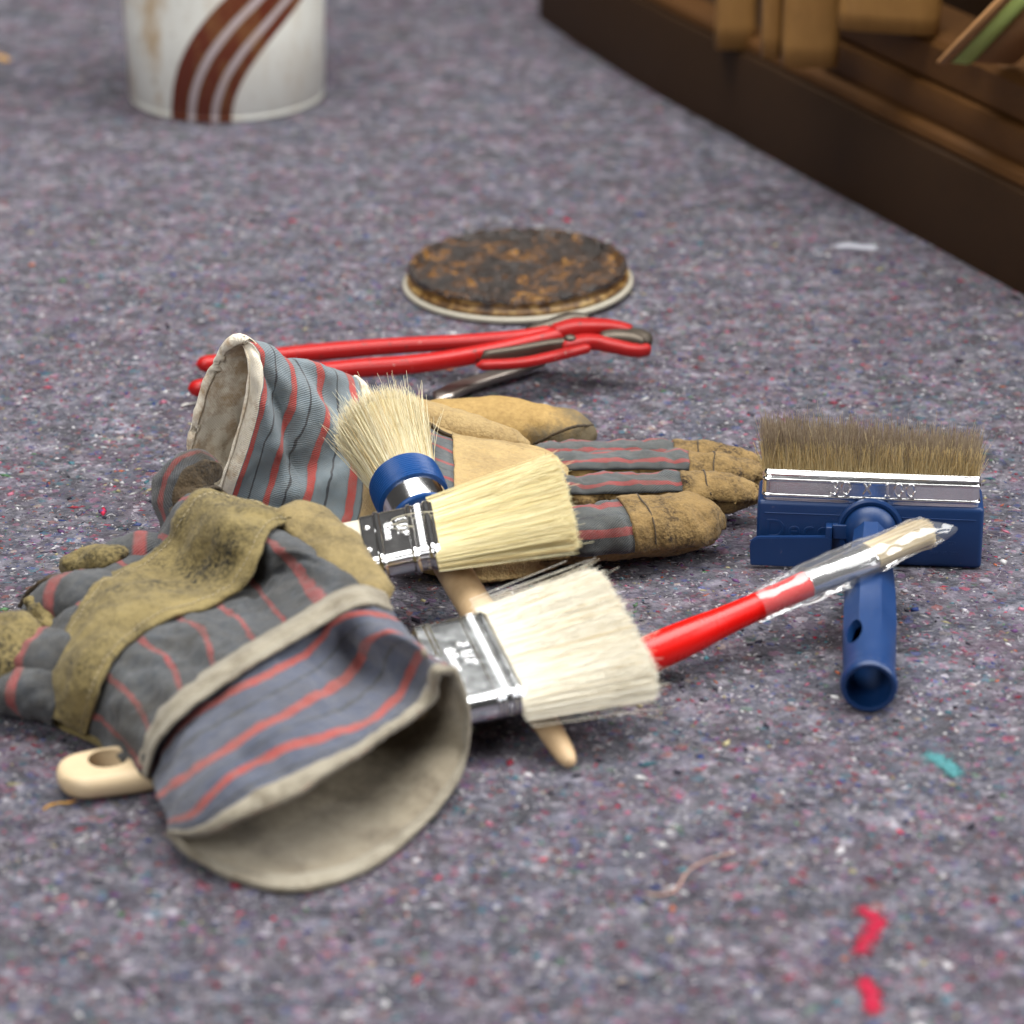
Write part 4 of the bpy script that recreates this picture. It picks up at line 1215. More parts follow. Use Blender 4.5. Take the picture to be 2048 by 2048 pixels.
vs = [bm.verts.new(Vector((x, -7.6, z + 0.9)) * MM) for x, z in outl]
f = bm.faces.new(vs)
r = bmesh.ops.extrude_face_region(bm, geom=[f])
for v in r['geom']:
    if isinstance(v, bmesh.types.BMVert): v.co.y += 2.6 * MM
bmesh.ops.bevel(bm, geom=list(bm.edges), offset=0.45 * MM, segments=2, affect='EDGES')
lev = autosmooth(bm_obj("lever", bm, M_BLUE, bb, MB), 40)
rbox("lever_arm", 31.5, 34.4, -7.4, -0.4, 8.0, 20.2, 0.5, M_BLUE, lev)
rbox("lever_arm", 34.4, 43.0, -4.2, -0.4, 13.5, 20.3, 0.5, M_BLUE, lev)
def handle_section(s):
    """half width of the handle (mm) at s mm from the joint"""
    xs = [0, 8, 22, 45, 70, 100, LHd - 40, LHd - 14, LHd - 5, LHd]
    rs = [7.6, 7.8, 8.6, 10.4, 11.6, 12.0, 11.7, 11.0, 11.5, 11.6]
    return float(np.interp(s, xs, rs))
rows = []
ss = np.concatenate([np.linspace(2, LHd - 8, 70), np.linspace(LHd - 7.5, LHd, 10)])
for s in ss:
    r_ = handle_section(s)
    fac = np.interp(s, [0, 8, LHd - 48, LHd - 26, LHd], [0.6, 1, 1, 0, 0])      # eight flats fading into a round end
    a = np.linspace(0, 2 * math.pi, 96, endpoint=False)
    k8 = np.cos(math.pi / 8) / np.cos(((a + math.pi / 8) % (math.pi / 4)) - math.pi / 8) * 1.03
    k = (1 - fac) + fac * k8
    lip = 0.5 * math.exp(-((s - (LHd - 3)) / 2.2) ** 2)
    if s > LHd - 1.2: lip -= 0.5 * ((s - LHd + 1.2) / 1.2) ** 2
    rows.append(np.stack([np.cos(a) * (r_ * k + lip), np.sin(a) * (r_ * k + lip), np.full(96, s)], 1))
for s, q in ((LHd + 0.1, 10.6), (LHd - 0.2, 9.6), (LHd - 2, 9.1), (LHd - 20, 8.6), (LHd - 45, 7.6), (LHd - 60, 6.4)):   # hollow end
    a = np.linspace(0, 2 * math.pi, 96, endpoint=False)
    rows.append(np.stack([np.cos(a) * q, np.sin(a) * q, np.full(96, s)], 1))
G = tw(MH, np.array(rows) * MM)
hb_o = grid_mesh("handle", G, M_BLUE, bb, wrap=True, close0=True, close1=True)
bm = bmesh.new(); bm.from_mesh(hb_o.data); bmesh.ops.recalc_face_normals(bm, faces=bm.faces); bm.to_mesh(hb_o.data); bm.free()
cut = bmesh.new()
bmesh.ops.create_cone(cut, cap_ends=True, segments=36, radius1=0.0042, radius2=0.0042, depth=0.03)
oo = Vector((0.62, 0.78, 0)); dd_ = Vector((0, 0, 1)); ee = dd_.cross(oo)
fr = Matrix(((dd_.x, ee.x, oo.x, oo.x * 12 * MM), (dd_.y, ee.y, oo.y, oo.y * 12 * MM), (dd_.z, ee.z, oo.z, (LHd - 33) * MM), (0, 0, 0, 1)))
cut.transform(MH @ fr @ Matrix.Diagonal((2.3, 1.0, 0.45, 1)))
boolean_cut(hb_o, [cut]); autosmooth(hb_o, 24)

# ---- red handled brush in a clear sleeve, its head resting on the blue handle
A0 = W(1302, 1308, 13); A1 = W(1878, 1050, 38)
axr = unit(A1 - A0)
def rp(px):                                     # the point of the axis over a picture column
    lo, hi = -0.5, 1.2
    for _ in range(50):
        m_ = (lo + hi) / 2
        if project(A0 + (A1 - A0) * m_)[0] < px: lo = m_
        else: hi = m_
    return A0 + (A1 - A0) * lo
sidev = unit(np.cross(np.array([0, 0, 1.0]), axr)); nv = np.cross(axr, sidev)
rr_ = thing("lacquered_brush", A0, "red handled brush in a clear plastic sleeve, resting on the blue handle", "paint brush")
q = [rp(x) for x in (1120, 1200, 1302, 1400, 1520, 1580, 1616)]
tube("handle", np.array(q), [(6.4, 6.4), (7.4, 7.4), (8.1, 8.1), (7.8, 7.7), (6.5, 6.3), (6.0, 5.8), (6.2, 5.8)], M_RED, rr_, n=80, ring=48, roundstart=0.05)
q = [rp(x) for x in (1612, 1650, 1700, 1738)]
tube("ferrule", np.array(q), [(6.4, 6.0), (6.8, 6.0), (7.8, 5.8), (8.6, 5.6)], M_STEEL, rr_, n=40, ring=48)
N = 2200
b0 = rp(1734); b1 = rp(1862)
u = rng.uniform(0, 2 * math.pi, N); ra = np.sqrt(rng.uniform(0.15, 1, N))
cxx = np.cos(u) * ra; cyy = np.sin(u) * ra
ln = 1 - 0.1 * rng.uniform(0, 1, N) - 0.13 * np.abs(cxx) ** 2
R0 = b0 + sidev * (cxx * 8.4 * MM)[:, None] + nv * (cyy * 5.2 * MM)[:, None]
R1 = b0 + (b1 - b0) * ln[:, None] + sidev * (cxx * 8.6 * MM)[:, None] + nv * (cyy * 4.4 * MM)[:, None]
C = mixcol(S(214, 190, 140), S(246, 232, 198), rng.uniform(0, 1, N))
cgs = []
for f_, a_, b_ in ((0, 7.6, 4.4), (0.4, 7.8, 4.4), (0.8, 7.4, 3.4), (0.88, 6.8, 2.6)):
    an = np.linspace(0, 2 * math.pi, 36, endpoint=False)
    cgs.append(b0 + (b1 - b0) * f_ + sidev * (np.cos(an) * a_ * MM)[:, None] + nv * (np.sin(an) * b_ * MM)[:, None])
bristle_pack("bristles", R0, R1, C, M_BRISTLE, rr_, wav=0.0003, core=(np.array(cgs), S(200, 174, 124)))
def mat_sleeve():
    m = Mt("clear_film"); co = m.obj()
    n = m.n('TexNoise', {'noise_type': 'RIDGED_MULTIFRACTAL'}, Vector=co, Scale=70.0, Detail=2.0)
    nm = m.bump(n.outputs[0], 0.8, 0.0008)
    lw = m.n('LayerWeight', None, Blend=0.14, Normal=nm)
    tr = m.n('BsdfTransparent', None, Color=(0.97, 0.97, 0.97))
    gl = m.n('BsdfGlossy', None, Color=(1, 1, 1), Roughness=0.06, Normal=nm)
    f = m.math('MULTIPLY_ADD', lw.outputs['Fresnel'], 0.6, 0.07)
    df = m.n('BsdfDiffuse', None, Color=(0.85, 0.85, 0.85), Normal=nm)
    base = m.n('MixShader', None, i0=0.09, i1=tr.outputs[0], i2=df.outputs[0])
    return m.done(m.n('MixShader', None, i0=f, i1=base.outputs[0], i2=gl.outputs[0]).outputs[0])
q = [rp(x) for x in (1512, 1560, 1610, 1660, 1720, 1790, 1846, 1874)]
G, full = tube_grid(np.array(q), [(7.6, 7.4), (8.4, 7.4), (10.2, 8.2), (11.6, 8.0), (11.2, 7.4), (10.6, 6.8), (10.4, 6.0), (10.6, 4.8)], 120, 56)
G = displace(G, True, 0.6, 90, oct=2)
# torn, slanting open end
for j in range(G.shape[1]):
    a = 2 * math.pi * j / G.shape[1]
    k = 0.5 + 0.5 * math.cos(a)
    for i in range(100, 120):
        G[i, j] += axr * ((i - 100) / 19) * MM * (-5 * k + 1.6 * math.sin(3 * a) + 2.5 * math.exp(-((a - 2.9) / 0.35) ** 2))
grid_mesh("sleeve", G, mat_sleeve(), rr_, wrap=True)
# ================================================================== gloves
BLUEGREY = S(104, 114, 124)
SLATE = S(84, 92, 104)
M_CUFF_FRONT = mat_canvas("navy_striped_canvas", 'v', 4.0, 0.5, red=0.2, base=S(88, 96, 122), dirt=0.4, redc=S(206, 74, 62))
M_BODY_FRONT = mat_canvas("soiled_striped_canvas", 'u', 7.0, 0.0, red=0.11, base=S(56, 62, 70), dirt=0.85, redc=S(172, 46, 42))
M_FINGER_FRONT = mat_canvas("soiled_finger_canvas", 'v', 1.0, 0.12, red=0.05, base=S(58, 62, 68), dirt=0.8, redc=S(180, 56, 50))
M_THUMB_FRONT = mat_canvas("soiled_thumb_canvas", 'u', 4.0, 0.1, red=0.12, base=S(76, 78, 84), dirt=0.95, redc=S(168, 50, 46))
M_CUFF_BACK = mat_canvas("blue_grey_striped_canvas", 'v', 4.4, 0.34, red=0.17, base=S(140, 156, 164), dirt=0.22, redc=S(216, 70, 56), band=[(-1.0, 0.235)], bandc=(S(224, 212, 188), S(246, 238, 222)))
M_HAND_BACK = mat_canvas("grey_striped_canvas", 'u', 5.0, 0.0, red=0.14, base=S(86, 94, 98), dirt=0.4, redc=S(176, 46, 42))
M_FINGER_BACK = mat_canvas("finger_striped_canvas", 'u', 2.0, 0.0, red=0.2, base=S(72, 78, 78), dirt=0.45, redc=S(176, 50, 44))
M_THREAD = mat_cloth_plain("grey_seam_thread", S(120, 112, 96), S(160, 150, 130))
M_DARKTHREAD = mat_cloth_plain("dark_seam_thread", S(58, 48, 36), S(84, 70, 52))

def shell(name, G, mats, parent, U=None, thick=1.2, inner=1, face_mat=None, Vc=None, wrap=True):
    n = grid_normals(G, wrap)
    k = G.shape[1] // 4
    flip = n[:, :G.shape[1] // 2, 2].mean() < 0
    return grid_mesh(name, G, mats, parent, wrap=wrap, U=U, Vc=Vc, solid=thick * MM, offset=-1, flip=flip, inner=inner, face_mat=face_mat)

def rim_tube(name, loop, r, mat, parent, n=160, amp=0.35, freq=160, closed=True, flat=1.0):
    P = catmull(loop, n, closed=closed)
    if closed: P = P[:-1]
    T = (np.roll(P, -1, 0) - np.roll(P, 1, 0)) if closed else np.gradient(P, axis=0)
    T /= np.linalg.norm(T, axis=1, keepdims=True)
    up = np.array([0, 0, 1.0])
    Sd = np.cross(up[None], T); Sd /= np.linalg.norm(Sd, axis=1, keepdims=True) + 1e-9
    Nn = np.cross(T, Sd)
    a = np.linspace(0, 2 * math.pi, 12, endpoint=False)
    G = P[:, None] + (Sd[:, None] * np.cos(a)[None, :, None] * flat + Nn[:, None] * np.sin(a)[None, :, None]) * r * MM
    G = displace(G, True, amp, freq)
    if closed: G = np.concatenate([G, G[:1]], 0)
    return grid_mesh(name, G, mat, parent, wrap=True, close0=not closed, close1=not closed)

def stitches(name, line, parent, mat, L=1.7, gap=1.1, r=0.28):
    s = np.concatenate([[0], np.cumsum(np.linalg.norm(np.diff(line, axis=0), axis=1))])
    tot = s[-1]; p = 0.0005; pts = []
    while p + L * MM < tot:
        t = np.linspace(p, p + L * MM, 4)
        q = np.stack([np.interp(t, s, line[:, k]) for k in range(3)], 1)
        pts.append(q); p += (L + gap) * MM
    if not pts: return
    return strands(name, np.array(pts), r * MM, np.tile(np.array(S(170, 158, 130)), (len(pts), 1)), M_FIBRE, parent, "stuff", 0.9)

def patch(name, G, off, mat, parent, thick=1.0, amp=0.0, U=None, Vc=None, wrapn=False):
    """a sheet lying off mm above a piece of another surface"""
    n = grid_normals(G, False)
    if (n[..., 2]).mean() < 0: n = -n
    P = G + n * off * MM
    if amp: P = displace(P, False, amp, 90)
    return shell(name, P, mat, parent, U=U, thick=thick, inner=0, wrap=False, Vc=Vc)

def fuzz(G, N, c0, c1, parent, ln=(0.0006, 0.0018), r=0.00003, jmax=None):
    """short loose fibres standing off worn cloth or suede"""
    n = grid_normals(G, True)
    if n[:, :G.shape[1] // 2, 2].mean() < 0: n = -n
    i = rng.integers(0, G.shape[0], N); j = rng.integers(0, jmax or G.shape[1], N)
    p = G[i, j] + rng.normal(0, 0.0006, (N, 3)) * (1 - np.abs(n[i, j]))
    d = n[i, j] * rng.uniform(0.2, 1.0, (N, 1)) + rng.normal(0, 0.6, (N, 3)); d /= np.linalg.norm(d, axis=1, keepdims=True)
    L = rng.uniform(*ln, N)[:, None]
    b = rng.normal(0, 0.35, (N, 3))
    t = np.linspace(0, 1, 4)
    pts = p[:, None] + (d * L)[:, None] * t[None, :, None] + (b * L)[:, None] * (t ** 2)[None, :, None]
    strands("fuzz", pts, r, mixcol(c0, c1, rng.uniform(0, 1, N)), M_FIBRE, parent, "stuff", 0.6)

# ------------------------------------------------------------------ the front glove
def front_glove():
    g = thing("work_glove", W(480, 1450), "grimy striped work glove in front, its open cuff towards the viewer", "work glove", "worn pair of striped work gloves")
    V0t = [(283, 1548, 10), (300, 1490, 24), (340, 1435, 36), (400, 1385, 44), (480, 1332, 50), (560, 1284, 53), (640, 1236, 57), (690, 1208, 60), (735, 1198, 60), (782, 1210, 50)]
    V0b = [(800, 1290, 36), (790, 1368, 21), (650, 1430, 19), (480, 1500, 16), (340, 1570, 8)]
    V1t = [(303, 1545, 10), (345, 1470, 28), (400, 1420, 38), (500, 1364, 47), (590, 1322, 47), (640, 1280, 50), (665, 1243, 57), (715, 1227, 59), (760, 1228, 57), (800, 1244, 48)]
    V1b = [(815, 1320, 36), (802, 1392, 22), (660, 1480, 15), (500, 1578, 8), (345, 1625, 3)]
    V2t = [(318, 1595, 11), (360, 1560, 25), (420, 1520, 36), (500, 1470, 43), (600, 1410, 46), (685, 1360, 38), (722, 1314, 38), (736, 1282, 51), (785, 1262, 59), (850, 1296, 50)]
    V2b = [(862, 1372, 36), (846, 1450, 18), (700, 1600, 1.5), (540, 1660, 1.2), (365, 1655, 4)]
    V3t = [(332, 1645, 11), (380, 1630, 22), (432, 1580, 32), (520, 1520, 38), (640, 1474, 41), (735, 1444, 38), (795, 1397, 37), (822, 1342, 42), (845, 1303, 55), (896, 1326, 51)]
    V3b = [(912, 1392, 37), (900, 1490, 17), (760, 1660, 1.5), (580, 1720, 1.2), (385, 1695, 5)]
    V4t = [(340, 1672, 11), (392, 1668, 18), (450, 1650, 24), (560, 1598, 32), (660, 1545, 36), (755, 1482, 38), (835, 1425, 38), (860, 1396, 40), (862, 1366, 48), (880, 1340, 54), (912, 1340, 51)]
    V4b = [(934, 1392, 38), (942, 1450, 26), (926, 1540, 9), (860, 1640, 2), (740, 1740, 1.2), (590, 1785, 1.2), (450, 1755, 1.6), (374, 1704, 6)]
    nt, nb, nv = 96, 64, 84
    G = loft([(V0t, V0b), (V1t, V1b), (V2t, V2b), (V3t, V3b), (V4t, V4b)], nt, nb, nv)
    mask = np.ones(G.shape[:2]); mask[:, nt:] = 0.4
    G = displace(G, True, 1.9, 52, 1.0, 3, mask)
    G[..., 2] = np.maximum(G[..., 2], 0.0006)
    U = np.concatenate([np.linspace(0, 1, nt + 1), np.linspace(1, 2, nb + 1)[1:]])
    cuff = shell("cuff", G, [M_CUFF_FRONT, M_LINING2], g, U=U, thick=1.3)
    # hem tape round the mouth, a fold of cloth standing a little proud
    for k, (nm, mt) in enumerate((("hem", M_HEM),)):
        rows = G[-9:]
        n = grid_normals(G, True)
        sgn = 1 if n[:, 20:60, 2].mean() > 0 else -1
        n = n[-9:] * sgn
        prof = np.sin(np.linspace(0, math.pi, 9))[:, None, None] * 1.1 * MM
        H = np.concatenate([rows + n * (0.25 * MM + prof), (rows - n * 2.2 * MM)[::-1] - n[::-1] * prof * 0.2], 0)
        H = displace(H, True, 0.4, 190)
        H[..., 2] = np.maximum(H[..., 2], 0.0004)
        H = np.concatenate([H, H[:1]], 0)
        grid_mesh("hem", H, mt, g, wrap=True)
    # binding tape on the cuff seam
    rows = catmull(WL(V0t), 100)
    rows2 = catmull(WL([(x - 6, y - 16, h + 1.5) for x, y, h in V0t]), 100)
    rows3 = catmull(WL([(x + 5, y + 10, h + 0.8) for x, y, h in V0t]), 100)
    rows0 = catmull(WL([(x - 12, y - 26, h - 2.5) for x, y, h in V0t]), 100)
    B = np.array([rows0, rows2, rows, rows3])
    B = catmull_u(B, 12); B = displace(B, False, 0.5, 140)
    shell("binding_tape", B + np.array([0, -0.0006, 0.001]), M_HEM, g, thick=1.6, inner=0, wrap=False)
    # hand: seam -> waist -> strap -> knuckles
    L0 = (V0t, V0b)
    L1 = ([(228, 1505, 8), (252, 1440, 24), (290, 1380, 33), (350, 1315, 40), (430, 1265, 43), (500, 1225, 40), (552, 1180, 42), (602, 1130, 53), (650, 1126, 56), (700, 1160, 46)],
          [(720, 1240, 30), (700, 1340, 8), (560, 1440, 1.5), (400, 1500, 1.2), (270, 1545, 2)])
    L2 = ([(176, 1470, 5), (192, 1405, 22), (218, 1335, 34), (272, 1278, 39), (335, 1238, 41), (400, 1217, 39), (462, 1190, 39), (502, 1152, 41), (535, 1088, 56), (592, 1070, 54)],
          [(620, 1120, 36), (610, 1230, 8), (480, 1370, 1.5), (320, 1450, 1.2), (215, 1500, 1.5)])
    L3 = ([(58, 1405, 4), (84, 1336, 18), (132, 1262, 29), (190, 1176, 35), (235, 1142, 34), (298, 1116, 32), (338, 1074, 39), (362, 1022, 49), (398, 990, 54), (450, 992, 52)],
          [(480, 1040, 34), (470, 1130, 10), (340, 1260, 1.5), (200, 1370, 1.2), (90, 1435, 1.5)])
    L4 = ([(36, 1385, 3), (60, 1320, 13), (105, 1245, 22), (165, 1165, 26), (215, 1130, 25), (280, 1105, 24), (325, 1062, 29), (348, 1020, 38), (380, 1000, 42), (420, 1005, 40)],
          [(440, 1040, 26), (430, 1110, 8), (310, 1240, 1.5), (180, 1350, 1.2), (60, 1405, 1.5)])
    G2 = loft([L0, L1, L2, L3, L4], nt, nb, 110)
    mask = np.ones(G2.shape[:2]); mask[:, nt:] = 0.4
    G2 = displace(G2, True, 2.3, 58, 2.0, 3, mask)
    # lengthways creases in the tired canvas
    n2 = grid_normals(G2, True)
    for i in range(G2.shape[0]):
        for j in range(nt):
            u = j / nt; v = i / (G2.shape[0] - 1)
            c = math.sin(2 * math.pi * (u * 6.3 + 0.35 * math.sin(v * 9) + 0.3)) * 0.7 + math.sin(2 * math.pi * (u * 13 + v * 1.3)) * 0.35
            G2[i, j] += n2[i, j] * (0.0018 * c * math.sin(math.pi * min(1, max(0, v * 1.9))) * (1 if n2[:, :nt, 2].mean() > 0 else -1))
    G2[..., 2] = np.maximum(G2[..., 2], 0.0006)
    fuzz(G2, 5000, S(70, 72, 78), S(130, 126, 116), g, jmax=nt)
    fuzz(G[-10:], 1600, S(150, 140, 120), S(200, 190, 170), g, (0.0008, 0.0026))
    fuzz(G, 3500, S(90, 92, 110), S(150, 146, 146), g, jmax=nt)
    # the woven stripes run from the strap to the cuff seam: lay the cloth coordinate along them
    strap_px = [(192, 1432), (208, 1345), (268, 1272), (348, 1229), (435, 1214), (507, 1160), (536, 1077)]
    seam_px = [(284, 1535), (303, 1480), (372, 1408), (431, 1366), (518, 1308), (590, 1268), (648, 1230)]
    def stripe_cols(row, px):
        q = np.array([project(p) for p in G2[row, :nt + 1]])
        return np.maximum.accumulate([int(np.argmin(((q - np.array(p)) ** 2).sum(1))) for p in px]).astype(float) + np.arange(7) * 1e-3
    rs = int(round((G2.shape[0] - 1) * 0.5))
    cA, cB = stripe_cols(0, seam_px), stripe_cols(rs, strap_px)
    U2 = np.zeros((G2.shape[0], nt + nb + 1)); uk = (np.arange(7) + 0.5) / 7
    for i in range(G2.shape[0]):
        f = min(1.0, i / rs)
        c_ = cA * (1 - f) + cB * f
        U2[i, :nt + 1] = np.interp(np.arange(nt + 1), np.concatenate([[0], c_, [nt]]), np.concatenate([[max(0, uk[0] - c_[0] * 0.012)], uk, [1.0]]))
        U2[i, nt + 1:] = np.linspace(1, 2, nb + 1)[1:]
    shell("hand_back", G2, [M_BODY_FRONT, M_GRIME], g, U=U2, thick=1.0, inner=0, face_mat=lambda i, j: (j >= nt).astype(int))
    # knuckle strap
    e1 = [(171, 1470, 6), (188, 1402, 25), (214, 1331, 37), (270, 1273, 42), (334, 1234, 44), (400, 1213, 42), (461, 1187, 43), (500, 1146, 50), (521, 1096, 58), (545, 1056, 60), (585, 1040, 58), (640, 1062, 50)]
    e2 = [(54, 1408, 5), (80, 1336, 20), (129, 1259, 32), (187, 1171, 38), (231, 1137, 37), (296, 1110, 35), (333, 1072, 41), (352, 1024, 52), (384, 985, 58), (424, 977, 58), (470, 994, 57), (560, 1018, 54)]
    mid = [((a[0] + b[0]) / 2, (a[1] + b[1]) / 2, (a[2] + b[2]) / 2 + 5) for a, b in zip(e1, e2)]
    mid[5] = (358, 1160, 38); mid[6] = (398, 1128, 42); mid[7] = (428, 1085, 54)
    ST = np.array([catmull(WL(e1), 120), catmull(WL(mid), 120), catmull(WL(e2), 120)])
    ST = catmull_u(ST, 34)
    ST = displace(ST, False, 1.5, 75, 4.0, 4)
    ST = displace(ST, False, 0.25, 420, 2.0, 2)
    fuzz(np.concatenate([ST, ST[:, ::-1]], 1), 3000, S(110, 98, 66), S(170, 152, 106), g, (0.0004, 0.0011), jmax=120)
    strap = shell("knuckle_strap", ST, M_GRIME, g, thick=2.0, inner=0, wrap=False)
    nn = grid_normals(ST, False); nn *= (1 if nn[..., 2].mean() > 0 else -1)
    stitches("stitching", (ST[3] + nn[3] * 0.0003), strap, M_THREAD)
    stitches("stitching", (ST[-4] + nn[-4] * 0.0003), strap, M_THREAD)
    # rolled leather edge along the thumb side
    tube("side_panel", WL([(545, 1030, 54), (600, 1038, 55), (650, 1075, 52), (700, 1135, 50), (748, 1188, 48), (775, 1230, 40)]), [(11, 5), (13, 6), (12.5, 6.5), (11.5, 6), (10, 5.5), (8, 4)], M_LEATHER_SIDE, g, n=70, ring=40, amp=2.2, freq=65, roundend=0.1, roundstart=0.1)
    # thumb flopped up behind the strap
    TG, _ = tube_grid(WL([(440, 1085, 30), (384, 1030, 36), (364, 990, 44), (372, 955, 51), (402, 934, 54), (424, 940, 50)]), [(17, 14), (17, 14), (15.5, 13.5), (13, 11.5), (10.5, 9), (8, 7)], 80, 56, up=(0.3, -1, 0.2), roundend=0.3)
    TG = displace(TG, True, 2.0, 75, 3.0, 3)
    th = grid_mesh("thumb", TG, M_THUMB_FRONT, g, wrap=True)
    tn = grid_normals(TG, True); tc = TG.mean(1, keepdims=True)
    if ((TG - tc) * tn).sum(2).mean() < 0: tn = -tn
    right = np.array([np.argmax(TG[i, :, 0] + TG[i, :, 2] * 0.6) for i in range(80)])
    mid_ = int(np.median(right[30:60]))
    cols = [(mid_ + k) % 56 for k in range(-13, 14)]
    LP = TG[24:, cols] + tn[24:, cols] * 0.9 * MM
    LP = displace(LP, False, 0.8, 130, 6.0)
    shell("thumb_facing", LP, M_DARKLEATHER, th, thick=1.3, inner=0, wrap=False)
    rim_tube("seam_welt", LP[::4, 1] + tn[24::4, cols[1]] * 0.0004, 0.8, M_DARKLEATHER, th, n=60, closed=False, amp=0.3)
    # fingers running off to the left
    def finger(path, rad, tip=None, tr=None, mat=M_FINGER_FRONT):
        f = tube("finger", WL(path), rad, mat, g, n=70, ring=48, amp=2.0, freq=80, roundend=0.25)
        if tip:
            tube("fingertip", WL(tip), tr, M_GRIME, f, n=70, ring=44, amp=2.0, freq=95, roundend=0.3, roundstart=0.2)
        return f
    finger([(380, 1120, 20), (320, 1115, 24), (265, 1116, 24), (215, 1126, 20), (190, 1134, 17)], [(15, 10), (15, 11), (14, 10.5), (11, 9), (8, 7)],
           [(258, 1106, 31), (222, 1112, 29), (180, 1122, 25), (146, 1130, 21), (122, 1136, 18)], [(6, 4), (9, 5.5), (8.5, 6), (8, 6), (6, 5)])
    finger([(262, 1215, 24), (196, 1200, 27), (140, 1200, 24), (96, 1215, 17), (66, 1232, 9)], [(17, 10), (17, 12), (17, 12), (14, 9), (9, 6)],
           [(50, 1200, 26), (70, 1212, 24), (92, 1240, 22), (106, 1262, 20)], [(3, 2.4), (4.5, 3), (4, 3), (3, 2)])
    finger([(190, 1330, 20), (130, 1322, 22), (80, 1318, 21), (36, 1320, 17), (0, 1330, 11)], [(17, 11), (16, 12), (16, 12), (14, 10), (10, 7)],
           [(62, 1236, 30), (36, 1252, 30), (14, 1290, 26), (-8, 1330, 20), (-30, 1370, 12)], [(5, 4), (12, 7), (15, 9), (15, 9), (10, 6)])
    finger([(120, 1398, 12), (80, 1388, 14), (44, 1384, 14), (10, 1390, 11), (-24, 1400, 8)], [(14, 10), (13, 11), (12, 10), (11, 9), (9, 7)])
    tube("seam_welt", WL([(40, 1212, 15), (62, 1180, 25), (92, 1160, 31), (130, 1150, 32), (185, 1146, 33)]), [(1.4, 1.2)] * 4, M_DARKLEATHER, g, n=40, ring=12, amp=0.5, freq=200)
    return g

M_LEATHER_SIDE = mat_leather("side_yellow_leather", base=S(192, 172, 120), deep=S(156, 138, 90), dirt=S(58, 52, 42), amount=0.8, scale=40)
front_glove()

